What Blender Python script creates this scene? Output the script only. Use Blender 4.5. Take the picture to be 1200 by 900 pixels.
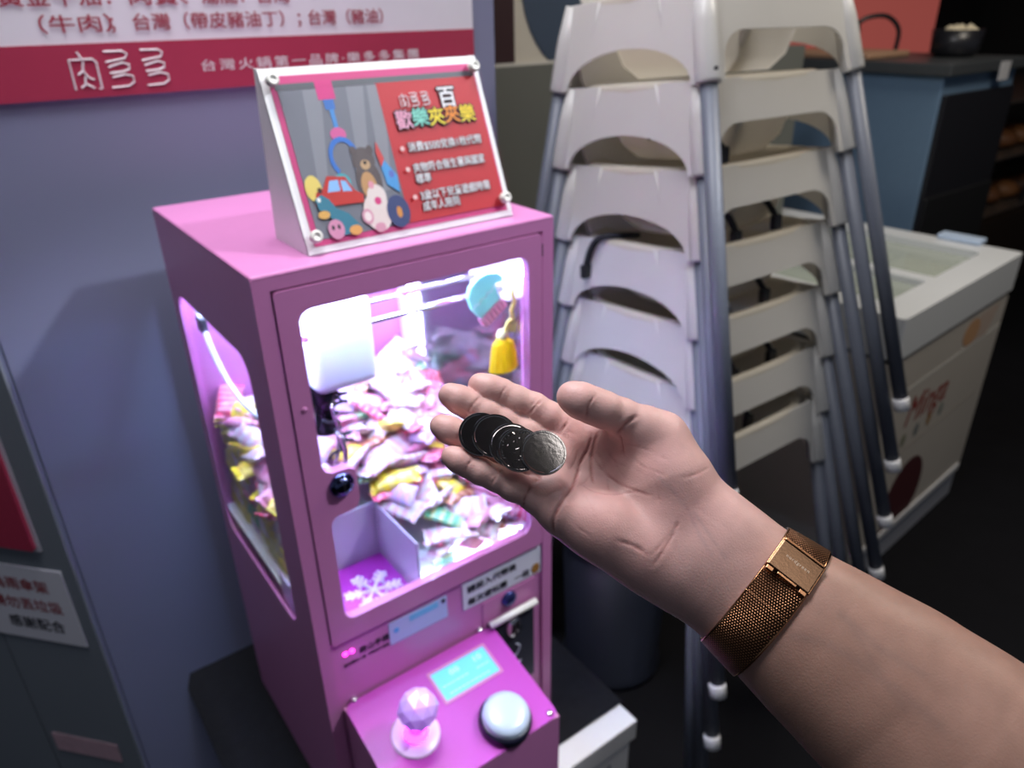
import bpy, bmesh, math, random
import numpy as np
from mathutils import Vector, Matrix

for _o in list(bpy.data.objects): bpy.data.objects.remove(_o)
S = bpy.context.scene
COL = S.collection
random.seed(7); rng = np.random.default_rng(7)

# ---------------------------------------------------------------- camera
F = 880.77                                    # focal length in pixels of the 1200x900 frame
YAW, PITCH, ROLL = .6279, .4648, -.0207
CAM = np.array([-.195, -.6751, 1.4496])
_cy, _sy, _cp, _sp = math.cos(YAW), math.sin(YAW), math.cos(PITCH), math.sin(PITCH)
CW = np.array([_sy*_cp, _cy*_cp, -_sp]); _r = np.array([_cy, -_sy, 0.]); _u = np.cross(_r, CW)
CR = math.cos(ROLL)*_r+math.sin(ROLL)*_u; CU = -math.sin(ROLL)*_r+math.cos(ROLL)*_u
cam = bpy.data.cameras.new('camera'); camo = bpy.data.objects.new('camera', cam); COL.objects.link(camo)
camo.matrix_world = Matrix(((CR[0], CU[0], -CW[0], CAM[0]), (CR[1], CU[1], -CW[1], CAM[1]), (CR[2], CU[2], -CW[2], CAM[2]), (0, 0, 0, 1)))
cam.sensor_width = 36; cam.lens = 36*F/1200; cam.clip_start = .02
cam.dof.use_dof = True; cam.dof.focus_distance = .366; cam.dof.aperture_fstop = 9.0
S.camera = camo
def ray(x, y): return (x-600)/F*CR-(y-450)/F*CU+CW
def unproj(x, y, d): return CAM+d*ray(x, y)
def hit(x, y, ax, val):
    q = ray(x, y); return CAM+(val-CAM[ax])/q[ax]*q
def hitpl(x, y, p0, n):
    q = ray(x, y); return CAM+((np.array(p0)-CAM)@n)/(q@n)*q
def project(P):
    d = np.asarray(P)-CAM; z = d@CW
    return np.stack([600+F*(d@CR)/z, 450-F*(d@CU)/z], -1), z

# ---------------------------------------------------------------- world, lamps, exposure
W = bpy.data.worlds.new('room_air'); S.world = W; W.use_nodes = True
_bg = W.node_tree.nodes['Background']; _bg.inputs[0].default_value = (.7, .8, 1, 1); _bg.inputs[1].default_value = .12
S.view_settings.view_transform = 'Standard'; S.view_settings.look = 'None'
S.view_settings.gamma = 1; S.view_settings.use_curve_mapping = False
S.view_settings.exposure = 0.0
def area(name, loc, size, power, col, target, sy=None):
    L = bpy.data.lights.new(name, 'AREA'); L.energy = power; L.color = col; L.size = size
    if sy: L.shape = 'RECTANGLE'; L.size_y = sy
    o = bpy.data.objects.new(name, L); COL.objects.link(o); o.location = loc
    o.rotation_euler = (Vector(target)-Vector(loc)).to_track_quat('-Z', 'Y').to_euler(); return o
CEIL = 2.75
def spot(name, loc, target, power, col, deg, blend, soft):
    L = bpy.data.lights.new(name, 'SPOT'); L.energy = power; L.color = col; L.spot_size = math.radians(deg); L.spot_blend = blend; L.shadow_soft_size = soft
    o = bpy.data.objects.new(name, L); COL.objects.link(o); o.location = loc; o.rotation_euler = (Vector(target)-Vector(loc)).to_track_quat('-Z', 'Y').to_euler(); return o
area('ceiling_panel_light', (.0, .14, CEIL-.04), 1.2, 28, (.98, .97, 1), (.0, .14, 0), .55)
area('ceiling_panel_light', (1.9, -.45, CEIL-.04), .6, 26, (1, .91, .78), (1.9, -.45, 0), .6)
area('ceiling_panel_light', (.305, -1.27, CEIL-.04), .6, 2.8, (1, .97, .94), (.305, -1.27, 0), .6)  # added panel, placed so its edge glares in the top token
spot('added_down_spot', (.10, .05, CEIL-.05), (.08, .02, 0), 45, (1, .97, .97), 45, .55, .14)  # added spot; its cone edge leaves the forearm dimmer than the palm
spot('added_wall_spot', (-.25, -.45, CEIL-.06), (.14, .28, .95), 10, (.78, .86, 1), 50, .35, .05)  # added fill spot for the wall, cone kept off the arm
spot('added_front_spot', (1.3, -.95, CEIL-.10), (.17, .05, .95), 150, (.88, .92, 1), 25, .3, .06)  # added fill spot for the machine front, aimed clear of the hand

# ---------------------------------------------------------------- materials
def mat(name, col, rough=.5, metal=0., emit=None, es=0., noise=.06, nscale=40., bump=0., bscale=200., coat=0., trans=0., sss=0., alpha=1.):
    m = bpy.data.materials.new(name); m.use_nodes = True; nt = m.node_tree; N = nt.nodes; L = nt.links
    b = N['Principled BSDF']; b.inputs['Roughness'].default_value = rough; b.inputs['Metallic'].default_value = metal
    b.inputs['Coat Weight'].default_value = coat; b.inputs['Transmission Weight'].default_value = trans
    b.inputs['Alpha'].default_value = alpha
    if sss: b.inputs['Subsurface Weight'].default_value = sss; b.inputs['Subsurface Scale'].default_value = .01
    tc = N.new('ShaderNodeTexCoord'); nz = N.new('ShaderNodeTexNoise'); nz.inputs['Scale'].default_value = nscale; nz.inputs['Detail'].default_value = 4
    L.new(tc.outputs['Object'], nz.inputs['Vector'])
    mr = N.new('ShaderNodeMapRange'); mr.inputs['To Min'].default_value = 1-noise; mr.inputs['To Max'].default_value = 1+noise
    L.new(nz.outputs['Fac'], mr.inputs['Value'])
    mx = N.new('ShaderNodeVectorMath'); mx.operation = 'SCALE'; mx.inputs[0].default_value = col[:3]
    L.new(mr.outputs[0], mx.inputs['Scale']); L.new(mx.outputs[0], b.inputs['Base Color'])
    if emit: b.inputs['Emission Color'].default_value = (*emit, 1); b.inputs['Emission Strength'].default_value = es
    if bump:
        n2 = N.new('ShaderNodeTexNoise'); n2.inputs['Scale'].default_value = bscale; n2.inputs['Detail'].default_value = 5
        L.new(tc.outputs['Object'], n2.inputs['Vector']); bp = N.new('ShaderNodeBump'); bp.inputs['Strength'].default_value = bump; bp.inputs['Distance'].default_value = .002
        L.new(n2.outputs['Fac'], bp.inputs['Height']); L.new(bp.outputs[0], b.inputs['Normal'])
    return m
def pane_mat(name, tint=(1, 1, 1), gloss=.06, rough=.03):
    m = bpy.data.materials.new(name); m.use_nodes = True; N = m.node_tree.nodes; L = m.node_tree.links
    for n in list(N):
        if n.type != 'OUTPUT_MATERIAL': N.remove(n)
    out = [n for n in N if n.type == 'OUTPUT_MATERIAL'][0]
    t = N.new('ShaderNodeBsdfTransparent'); t.inputs[0].default_value = (*tint, 1)
    g = N.new('ShaderNodeBsdfGlossy'); g.inputs['Roughness'].default_value = rough
    fr = N.new('ShaderNodeLayerWeight'); fr.inputs['Blend'].default_value = .25
    mr = N.new('ShaderNodeMapRange'); mr.inputs['To Min'].default_value = gloss*.5; mr.inputs['To Max'].default_value = gloss*5
    L.new(fr.outputs['Facing'], mr.inputs['Value'])
    mx = N.new('ShaderNodeMixShader'); L.new(mr.outputs[0], mx.inputs[0]); L.new(t.outputs[0], mx.inputs[1]); L.new(g.outputs[0], mx.inputs[2]); L.new(mx.outputs[0], out.inputs[0])
    return m
PINK = mat('pink_powder_coat', (.50, .18, .40), .38, bump=.05, bscale=900, noise=.03, coat=.15)
def translucent(m, w, col):
    N = m.node_tree.nodes; L = m.node_tree.links; b = N['Principled BSDF']; out = [n for n in N if n.type == 'OUTPUT_MATERIAL'][0]
    t = N.new('ShaderNodeBsdfTranslucent'); t.inputs[0].default_value = (*col, 1); x = N.new('ShaderNodeMixShader'); x.inputs[0].default_value = w
    L.new(b.outputs[0], x.inputs[1]); L.new(t.outputs[0], x.inputs[2]); L.new(x.outputs[0], out.inputs[0]); return m
PINKP = mat('hot_pink_panel', (.38, .028, .36), .4, noise=.03)
WHITE = mat('white_plastic', (.78, .78, .80), .4, noise=.03)
CHAIRW = mat('white_high_chair_plastic', (.80, .79, .77), .32, noise=.04, nscale=12)
translucent(CHAIRW, .35, (.9, .88, .84))
GREYT = mat('grey_leg_tube', (.13, .145, .185), .45, noise=.05)
BLACK = mat('black_plastic', (.012, .012, .016), .35)
BLKCLOTH = mat('black_strap', (.012, .013, .02), .8, bump=.4, bscale=400)
CHROME = mat('chrome', (.75, .76, .8), .12, 1.)
WALL = mat('lilac_grey_wall_paint', (.20, .215, .335), .55, noise=.05, nscale=3, bump=.08, bscale=60)
WALLG = mat('grey_green_wall_paint', (.19, .215, .25), .6, noise=.06, nscale=4, bump=.08, bscale=60)
LED = mat('white_led_diffuser', (.9, .9, 1), .5, emit=(.44, .64, 1), es=210)
GLASS = pane_mat('clear_acrylic')
FLOORM = mat('black_floor', (.005, .005, .007), .85, noise=.3, nscale=8, bump=.2, bscale=80)
CREAM = mat('cream_laminate', (.62, .58, .5), .45, noise=.04)
RED = mat('poster_red', (.36, .025, .07), .5, noise=.03)
INKR = mat('poster_red_ink', (.33, .02, .05), .5)
PAPER = mat('white_paper', (.70, .69, .76), .6, noise=.02)
INKB = mat('black_ink', (.012, .012, .02), .6)
INKW = mat('white_ink', (.8, .78, .82), .6)
_flat = {}
def flat(c, rough=.55):
    k = (round(c[0], 3), round(c[1], 3), round(c[2], 3), rough)
    if k not in _flat: _flat[k] = mat('print_colour', c, rough, noise=.03)
    return _flat[k]

FLOORM.node_tree.nodes['Principled BSDF'].inputs['Specular IOR Level'].default_value = .15
# ---------------------------------------------------------------- object helpers
def link(o, parent=None, mpi=True):
    COL.objects.link(o)
    if parent is not None:
        o.parent = parent
        m = parent.matrix_basis.copy(); p = parent.parent
        while p is not None: m = p.matrix_basis @ m if p.matrix_basis != Matrix() else m; p = p.parent
        if mpi and parent.type == 'EMPTY': o.matrix_parent_inverse = m.inverted()
    return o
def tag(o, label, cat=None, group=None, kind=None):
    if label: o['label'] = label
    if cat: o['category'] = cat
    if group: o['group'] = group
    if kind: o['kind'] = kind
    return o
def thing(name, label, cat, loc=(0, 0, 0), group=None):
    o = bpy.data.objects.new(name, None); COL.objects.link(o); o.location = loc; o.empty_display_size = .02
    return tag(o, label, cat, group)
def mk(name, bm, m, parent=None, smooth=False, label=None):
    me = bpy.data.meshes.new(name)
    bmesh.ops.recalc_face_normals(bm, faces=bm.faces); bm.to_mesh(me); bm.free()
    if smooth: me.shade_smooth()
    if m: me.materials.append(m)
    o = bpy.data.objects.new(name, me); link(o, parent)
    if label: o['label'] = label
    return o
def mkd(name, me, m, parent=None, label=None):
    if m and not me.materials: me.materials.append(m)
    o = bpy.data.objects.new(name, me); link(o, parent)
    if label: o['label'] = label
    return o
def struct(o): o['kind'] = 'structure'; return o
NB = bmesh.new
def box(x0, x1, y0, y1, z0, z1, bev=0., seg=2, bm=None):
    t = NB(); bmesh.ops.create_cube(t, size=1)
    for v in t.verts: v.co = Vector((x0+(v.co.x+.5)*(x1-x0), y0+(v.co.y+.5)*(y1-y0), z0+(v.co.z+.5)*(z1-z0)))
    if bev: bmesh.ops.bevel(t, geom=t.edges[:], offset=bev, segments=seg, profile=.5, affect='EDGES')
    return join(bm, t)
def join(bm, t):
    if bm is None: return t
    me = bpy.data.meshes.new('tmp'); t.to_mesh(me); t.free(); bm.from_mesh(me); bpy.data.meshes.remove(me); return bm
def tube(pts, r, n=12, bm=None, caps=True):
    b = NB() if bm is None else bm
    P = [Vector(p) for p in pts]; rs = r if hasattr(r, '__len__') else [r]*len(P)
    rings = []; up = None
    for i, p in enumerate(P):
        t = (P[min(i+1, len(P)-1)]-P[max(i-1, 0)]).normalized()
        if up is None: up = t.orthogonal().normalized()
        up = (up-t*up.dot(t)).normalized(); s = t.cross(up)
        rings.append([b.verts.new(p+(up*math.cos(a)+s*math.sin(a))*rs[i]) for a in [2*math.pi*k/n for k in range(n)]])
    for A, B in zip(rings, rings[1:]):
        for k in range(n): b.faces.new((A[k], A[(k+1) % n], B[(k+1) % n], B[k]))
    if caps: b.faces.new(rings[0][::-1]); b.faces.new(rings[-1])
    return b
def lathe(prof, M=None, n=28, bm=None):
    b = NB() if bm is None else bm; M = M or Matrix(); rings = []
    for r, z in prof:
        if r < 1e-6: rings.append([b.verts.new(M @ Vector((0, 0, z)))])
        else: rings.append([b.verts.new(M @ Vector((r*math.cos(2*math.pi*k/n), r*math.sin(2*math.pi*k/n), z))) for k in range(n)])
    for A, B in zip(rings, rings[1:]):
        for k in range(n):
            k2 = (k+1) % n
            if len(A) == 1 and len(B) == 1: continue
            if len(A) == 1: b.faces.new((A[0], B[k], B[k2]))
            elif len(B) == 1: b.faces.new((A[k], A[k2], B[0]))
            else: b.faces.new((A[k], A[k2], B[k2], B[k]))
    return b
def plate(outer, holes, M, th, bm=None):
    """polygon (2D) with holes, extruded by th along local +z, placed by M"""
    t = NB(); E = []
    for loop in [outer]+list(holes):
        vs = [t.verts.new((p[0], p[1], 0)) for p in loop]
        E += [t.edges.new((vs[i], vs[(i+1) % len(vs)])) for i in range(len(vs))]
    g = bmesh.ops.triangle_fill(t, use_beauty=True, use_dissolve=False, edges=E)
    fs = t.faces[:]
    if th:
        ex = bmesh.ops.extrude_face_region(t, geom=fs)
        for v in ex['geom']:
            if isinstance(v, bmesh.types.BMVert): v.co.z += th
    t.transform(M)
    return join(bm, t)
def rrect(x0, x1, y0, y1, r, n=5):
    o = []
    for cx, cy, a0 in ((x1-r, y1-r, 0), (x0+r, y1-r, 90), (x0+r, y0+r, 180), (x1-r, y0+r, 270)):
        for k in range(n+1):
            a = math.radians(a0+90*k/n); o.append((cx+r*math.cos(a), cy+r*math.sin(a)))
    return o
def ell(cx, cy, rx, ry, n=24, rot=0.):
    c, s = math.cos(rot), math.sin(rot)
    return [(cx+rx*math.cos(t)*c-ry*math.sin(t)*s, cy+rx*math.cos(t)*s+ry*math.sin(t)*c) for t in [2*math.pi*k/n for k in range(n)]]
def frame(o, x, y):
    """matrix with local x, y directions given; z = x cross y"""
    x = Vector(x).normalized(); y = Vector(y); z = x.cross(y).normalized(); y = z.cross(x)
    return Matrix(((x[0], y[0], z[0], o[0]), (x[1], y[1], z[1], o[1]), (x[2], y[2], z[2], o[2]), (0, 0, 0, 1)))
_tc = bpy.data.curves.new('lettering_source', 'FONT'); _to = bpy.data.objects.new('lettering_source', _tc); COL.objects.link(_to)
def text(name, s, M, size, m, parent, fitw=None, th=.0002, off=0., shear=0., align='LEFT', space=1.):
    _tc.body = s; _tc.size = 1; _tc.extrude = 0; _tc.offset = 0; _tc.shear = shear; _tc.align_x = align; _tc.space_character = space; _tc.resolution_u = 3
    bpy.context.view_layer.update()
    me = bpy.data.meshes.new_from_object(_to.evaluated_get(bpy.context.evaluated_depsgraph_get()))
    me.name = name; me.materials.clear()
    xs = [v.co.x for v in me.vertices] or [0, 1]
    sx = size if not fitw else fitw/(max(xs)-min(xs))
    if off > 0:                                                # heavier strokes: the same glyphs laid a hair apart
        bm = NB(); n_ = 4 if off < .03 else 8
        for k in range(n_):
            a = 2*math.pi*(k+.5)/n_; c = me.copy(); c.transform(Matrix.Translation((off*math.cos(a), off*math.sin(a), .000018*k))); bm.from_mesh(c); bpy.data.meshes.remove(c)
        bm.to_mesh(me); bm.free()
    me.transform(M @ Matrix.Translation((0, 0, th)) @ Matrix.Diagonal((sx, size, 1, 1)))
    return mkd(name, me, m, parent)

# ================================================================ the room
WY = .46                                                     # wall plane behind the machine
struct(mk('floor', box(-3, 7, -3, 5, -.05, 0), FLOORM))
CEILM = mat('dark_ceiling', (.16, .15, .15), .8)
struct(mk('ceiling', box(-3, 7, -3, 5, CEIL, CEIL+.05), CEILM))
CH = np.array([-math.cos(math.radians(49)), math.sin(math.radians(49))])     # direction of the canted wall face
E0 = np.array([-.205, WY])
def chp(s, z, off=0.): q = E0+CH*s-np.array([CH[1], -CH[0]])*off; return (q[0], q[1], z)
wl = plate([(E0[0], E0[1]), (.61, WY), (.61, WY+.14), (.2, WY+.6), (-.9, WY+.9), tuple(E0+CH*.9)], [], Matrix(), CEIL)
bmesh.ops.bevel(wl, geom=[e for e in wl.edges if abs(e.verts[0].co.z-e.verts[1].co.z) > 1 and e.verts[0].co.y < WY+.01], offset=.004, segments=2, affect='EDGES')
WO = struct(mk('wall_left', wl, WALL))
# grey-green facing board screwed on the canted face
CM = frame(chp(0, 0, 0), (-CH[0], -CH[1], 0), (0, 0, 1))      # local x runs back to the corner (negative s), y up, z out of the wall
canted = mk('facing_panel', plate([(-.195, .02), (-.004, .02), (-.004, 2.6), (-.195, 2.6)], [], CM @ Matrix.Translation((0, 0, .0005)), .004), WALLG, WO, label='grey-green board on the canted wall face')
mk('facing_panel', plate([(-.6, .02), (-.2, .02), (-.2, 2.6), (-.6, 2.6)], [], CM @ Matrix.Translation((0, 0, .0005)), .003), WALLG, WO)
mk('seam_bead', box(-.0015, .0015, -.0012, .0012, .05, 2.6, bm=None), mat('pale_sealant', (.35, .36, .42), .6), None) if False else None
PART = mat('olive_grey_partition', (.145, .15, .135), .55, noise=.06, nscale=5)
struct(mk('wall_back', box(.60, 2.0, .80, .85, 0, 1.33), PART))
struct(mk('wall_far', box(-1, 7, 4.2, 4.3, 0, CEIL), mat('dark_far_wall', (.02, .018, .018), .7)))
struct(mk('wall_right', box(6.4, 6.5, -3, 4.2, 0, CEIL), mat('dark_side_wall', (.016, .014, .014), .7)))

# framed print on top of the partition
t = thing('framed_print', 'cream print with a big dark blue circle above the olive partition', 'poster', (1.0, .84, 1.33))
mk('board', box(.80, 1.6, .805, .83, 1.33, 2.0), CREAM, t)
mk('blue_disc', plate(ell(0, 0, .21, .21, 40), [], frame((1.135, .8045, 1.50), (1, 0, 0), (0, 0, 1)), .002), flat((.05, .075, .12)), t, label='dark blue circle')
mk('dark_stripe', box(.80, .905, .8035, .805, 1.33, 2.0), flat((.035, .01, .014)), t)
mk('bottom_rail', box(.80, 1.6, .80, .812, 1.33, 1.337), flat((.62, .6, .55)), t)

# ---------------------------------------------------------------- big poster on the wall
t = thing('wall_poster', 'red and white notice with Chinese lettering on the lilac wall above the machine', 'poster', (.1, WY, 1.36))
PX0, PX1 = -.199, .562
mk('sheet', box(PX0, PX1, WY-.004, WY, 1.357, 1.75), PAPER, t)
mk('red_band', box(PX0, PX1, WY-.0052, WY-.004, 1.357, 1.419), RED, t, label='crimson band along the bottom')
PM = lambda x, z: frame((x, WY-.0055, z), (1, 0, 0), (0, 0, 1))
for s_, x_, w_ in (('（牛肉）', -.080, .080), ('；', .017, None), ('台灣（帶皮豬油丁）；', .044, .222), ('台灣（豬油）', .278, .118)): text('lettering', s_, PM(x_, 1.4335), .021, INKR, t, fitw=w_, off=.012)
for s_, x_, w_ in (('黃金牛油：', -.095, .12), ('肉寶、', .045, .07), ('湯底：台灣', .135, .12)): text('lettering', s_, PM(x_, 1.4625), .022, INKR, t, fitw=w_, off=.012)
text('lettering', '台灣火鍋第一品牌·樂多多集團', PM(.118, 1.381), .0155, INKW, t, fitw=.335, off=-.004, space=1.3)
# outlined brand lettering as bent line strokes
def strokes(name, lines, M, r, m, parent):
    b = NB()
    for L in lines: tube([M @ Vector((p[0], p[1], 0)) for p in L], r, 6, b)
    return mk(name, b, m, parent)
def brand_lines(s):
    o = []
    o += [[(0, 0), (0, .8), (.62, .8), (.7, .72), (.7, .0), (.62, 0)], [(.25, 1), (.35, .8)], [(.36, .75), (.3, .5), (.16, .4)], [(.3, .5), (.42, .3), (.55, .25)], [(.33, .35), (.28, .12), (.16, .05)], [(.3, .15), (.5, .02)]]
    for dx in (.95, 1.95):
        o += [[(dx, .98), (dx+.5, .98), (dx+.62, .9), (dx+.55, .78), (dx+.3, .74), (dx, .70)], [(dx+.05, .56), (dx+.2, .6), (dx+.45, .66), (dx+.62, .6), (dx+.6, .48), (dx+.4, .42), (dx+.05, .4)],
              [(dx+.1, .28), (dx+.45, .34), (dx+.66, .28), (dx+.66, .12), (dx+.5, .02), (dx+.02, .0)]]
    return [[(x*s, y*s) for x, y in L] for L in o]
strokes('brand_lettering', brand_lines(.043), PM(-.037, 1.367), .0012, INKW, t)

# ---------------------------------------------------------------- notices on the canted face
t = thing('umbrella_notice', 'white umbrella-stand notice with red and black Chinese lettering on the canted wall', 'sign', chp(.11, .525, .006))
NM = lambda s, z, o=.006: frame(chp(s, z, o), (-CH[0], -CH[1], 0), (0, 0, 1))
mk('sheet', plate(rrect(-.24, 0, 0, .157, .002), [], NM(.027, .526, .0055), .0012), PAPER, t)
for s, txt, z, m in ((.062, '此為雨傘架', .635, flat((.30, .02, .03))), (.049, '請勿丟垃圾', .594, flat((.30, .02, .03))), (.058, '感謝配合', .552, INKB)):
    text('lettering', txt, NM(s, z, .0068), .027, m, t, fitw=.026*len(txt)*1.02, off=.02, align='RIGHT')
t = thing('pink_pouch', 'pink dotted plastic wallet hanging on the canted wall, above the umbrella notice', 'wallet', chp(.15, .72, .006))
mk('sleeve', plate(rrect(-.22, 0, 0, .23, .006), [], NM(.055, .722, .0055), .006), mat('dotted_pink_plastic', (.45, .04, .09), .35, noise=.25, nscale=260), t)
mk('clear_edge', plate(rrect(-.22, .007, -.004, .235, .003), [], NM(.055, .722, .005), .0012), flat((.6, .58, .66), .25), t)
t = tag(mk('pink_sticker', plate(rrect(-.137, 0, 0, .046, .002), [], NM(.044, .239, .0055), .0006), mat('pale_pink_paper', (.55, .36, .42), .6, noise=.2, nscale=70)), 'small pale pink paper strip stuck low on the canted wall', 'sticker')

# ================================================================ stand under the machine
ST = .40
t = thing('low_stand', 'low white panelled stand under the pink machine', 'stand', (.18, .18, 0))
mk('top_board', box(-.095, .468, -.095, .455, ST-.05, ST-.006, .003), WHITE, t)
for x0, x1 in ((-.085, -.06), (.43, .455)): mk('side_panel', box(x0, x1, -.08, .45, 0, ST-.05), WHITE, t)
fr_ = plate([(-.085, 0), (.455, 0), (.455, ST-.05), (-.085, ST-.05)], [[(-.045, .04), (.415, .04), (.415, ST-.075), (-.045, ST-.075)]], frame((0, -.08, 0), (1, 0, 0), (0, 0, 1)), .012)
mk('front_frame', fr_, WHITE, t)
mk('front_panel', box(-.05, .42, -.083, -.078, .03, ST-.07), WHITE, t)
# woven cloth over the stand
bm = NB(); nx, ny = 30, 24; gv = []
for j in range(ny+1):
    row = []
    for i in range(nx+1):
        x = -.118+.590*i/nx; y = -.055+.512*j/ny
        z = ST-.003+.0008*math.sin(i*1.7)+.0006*math.sin(j*2.1+i)
        if x < -.097: z -= (-.097-x)*1.6; x = -.097-(-.097-x)*.5
        row.append(bm.verts.new((x, y, z)))
    gv.append(row)
for j in range(ny):
    for i in range(nx): bm.faces.new((gv[j][i], gv[j][i+1], gv[j+1][i+1], gv[j+1][i]))
WOV = mat('charcoal_woven_cloth', (.016, .017, .024), .8, noise=.4, nscale=60, bump=.6, bscale=500)
_nt = WOV.node_tree; _w = _nt.nodes.new('ShaderNodeTexWave'); _w.inputs['Scale'].default_value = 90; _w.inputs['Distortion'].default_value = 2
_nt.links.new(_nt.nodes['Texture Coordinate'].outputs['Object'], _w.inputs['Vector'])
_nt.links.new(_w.outputs['Fac'], [n for n in _nt.nodes if n.type == 'BUMP'][0].inputs['Height'])
ex = bmesh.ops.solidify(bm, geom=bm.faces[:], thickness=.0022)
tag(mk('woven_cloth', bm, WOV, smooth=True), 'charcoal woven cloth spread over the white stand under the machine', 'cloth')

# ================================================================ the claw machine
MW, MD, ZT, ZB = .36, .36, 1.232, ST
t = MACH = thing('claw_machine', 'small pink claw machine with glowing windows full of wrapped candy', 'claw machine', (MW/2, MD/2, ZB))
YZ = lambda x: frame((x, 0, 0), (0, 1, 0), (0, 0, 1))         # local (y,z) plane, normal +x
XZ = lambda y: frame((0, y, 0), (1, 0, 0), (0, 0, 1))         # local (x,z) plane, normal -y
sw = rrect(.062, .332, .755, 1.128, .028)
mk('side_panel', plate([(.0138, ZB), (MD, ZB), (MD, ZT-.0015), (.0138, ZT-.0015)], [sw], YZ(0), .004), PINK, t)
mk('side_panel', plate([(.0138, ZB), (MD, ZB), (MD, ZT-.0015), (.0138, ZT-.0015)], [sw], YZ(MW-.004), .004), PINK, t)
mk('top_panel', box(0, MW, 0, MD, ZT-.006, ZT, .0025), PINK, t)
mk('back_panel', box(.004, MW-.004, MD-.005, MD, ZB, ZT-.005), PINK, t)
mk('front_frame', plate([(0, ZB), (0, ZT-.003), (MW, ZT-.003), (MW, ZB), (.3435, ZB), (.3435, ZT-.0165), (.0165, ZT-.0165), (.0165, ZB)], [], XZ(.014), .014), PINK, t)
# door with its window cut-out and the lock tab
Z0, Z1 = .762, ZT-.0185
wo = rrect(.040, .322, .792, 1.190, .014)
i_ = [k for k, p in enumerate(wo) if p[0] < .0401 and p[1] > 1.1][0]
r_ = [(.040, 1.012), (.043, 1.004), (.050, 1.000), (.070, .999), (.077, .994), (.078, .985), (.078, .955), (.075, .947), (.068, .944), (.048, .943), (.042, .938), (.040, .930)]
wo = wo[:i_+1]+r_+wo[i_+1:]
def inset(loop, d):
    n = len(loop); o = []
    for k in range(n):
        a, b, c = loop[k-1], loop[k], loop[(k+1) % n]
        tx, ty = c[0]-a[0], c[1]-a[1]; L = math.hypot(tx, ty); o.append((b[0]-ty/L*d, b[1]+tx/L*d))
    return o
DOOR = mk('door', plate(rrect(.0185, .3415, Z0, Z1, .004, 2), [wo], XZ(.011), .0125), PINK, t)
mk('window_pane', plate(rrect(.03, .332, .782, 1.2, .004, 2), [], XZ(.0135), .002), GLASS, DOOR)
mk('door_stop', plate([(.006, .752), (.354, .752), (.354, 1.224), (.006, 1.224)], [rrect(.0285, .3335, .7805, 1.2015, .004, 2)], XZ(.0175), .0035), PINK, t)
LK = Matrix.Translation((.0585, -.0015, .982)) @ Matrix.Rotation(math.pi/2, 4, 'X')
lk = mk('door_lock', lathe([(.0145, -.002), (.0145, .003), (.0125, .005), (.0115, .005), (.011, .0035), (.010, .0035), (.0095, .0075), (.007, .0085), (0, .009)], LK), mat('blue_black_chrome', (.12, .14, .3), .12, 1.), DOOR, True, 'round chrome key lock with dark blue rim')
mk('key_slot', box(.0575, .0595, -.0112, -.0098, .977, .987), BLACK, lk)
for z in (1.085,): mk('rivet', lathe([(.003, 0), (.003, .001), (.002, .0016), (0, .0018)], Matrix.Translation((.031, -.0015, z)) @ Matrix.Rotation(math.pi/2, 4, 'X'), 12), PINK, DOOR, True)
mk('hinge_pin', tube([(.3425, .0, 1.186), (.3425, .0, 1.2)], .0016, 8), BLACK, DOOR)
for x in (.0045, MW-.0075): mk('side_window_pane', plate(rrect(.05, .344, .745, 1.14, .02), [], YZ(x), .0025), GLASS, t)
# lower front
mk('front_panel', box(.0165, .3435, .004, .010, ZB, .7605), PINK, t)
# inner floor, chute and lights
ACR = mat('frosted_lilac_acrylic', (.80, .72, .9), .25, trans=.55, noise=.02)
mk('prize_floor', plate([(.005, .012), (.15, .012), (.15, .13), (.005, .13)][:0] or [(.15, .012), (.352, .012), (.352, .354), (.006, .354), (.006, .13), (.15, .13)], [], Matrix.Translation((0, 0, .772)), .004), WHITE, t)
mk('chute_floor', box(.006, .15, .012, .13, .752, .757), PINKP, t)
mk('chute_wall', box(.1495, .1525, .013, .131, .757, .845, .0008), ACR, t)
mk('chute_wall', box(.02, .1495, .129, .132, .757, .845, .0008), ACR, t)
mk('chute_wall', box(.006, .009, .014, .128, .757, .80, .0008), ACR, t)
# snowflake decal on the chute floor
SF = []
for k in range(6):
    a = math.radians(60*k+12); c, s = math.cos(a), math.sin(a)
    R2 = lambda x, y: (x*c-y*s, x*s+y*c)
    SF += [[R2(0, 0), R2(.036, 0)]]
    for q, l in ((.016, .010), (.024, .011), (.032, .008)):
        SF += [[R2(q, 0), R2(q+l*.7, l*.75)], [R2(q, 0), R2(q+l*.7, -l*.75)]]
    R3 = lambda x, y: R2(x*.866-y*.5, x*.5+y*.866)
    SF += [[R3(.017, 0), R3(.019, .0005)]]
strokes('snowflake_decal', SF, frame((.106, .064, .7575), (.83, .55, 0), (-.55, .83, 0)), .0022, flat((.85, .8, .92)), t)
def led(x0, x1, y0, y1, z0, z1): return mk('led_strip', box(x0, x1, y0, y1, z0, z1, .0008), LED, t, label='white LED light strip')
led(.03, .33, .020, .028, 1.214, 1.220); led(.03, .33, .338, .346, 1.214, 1.221)
led(.008, .015, .03, .33, 1.150, 1.157); led(.345, .352, .03, .33, 1.150, 1.157)
led(.3435, .3505, .347, .353, .80, 1.20); led(.160, .330, .0180, .0225, .7765, .7805)
mk('inner_post', box(.330, .341, .340, .354, .776, 1.21), flat((.75, .62, .75)), t)
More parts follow.
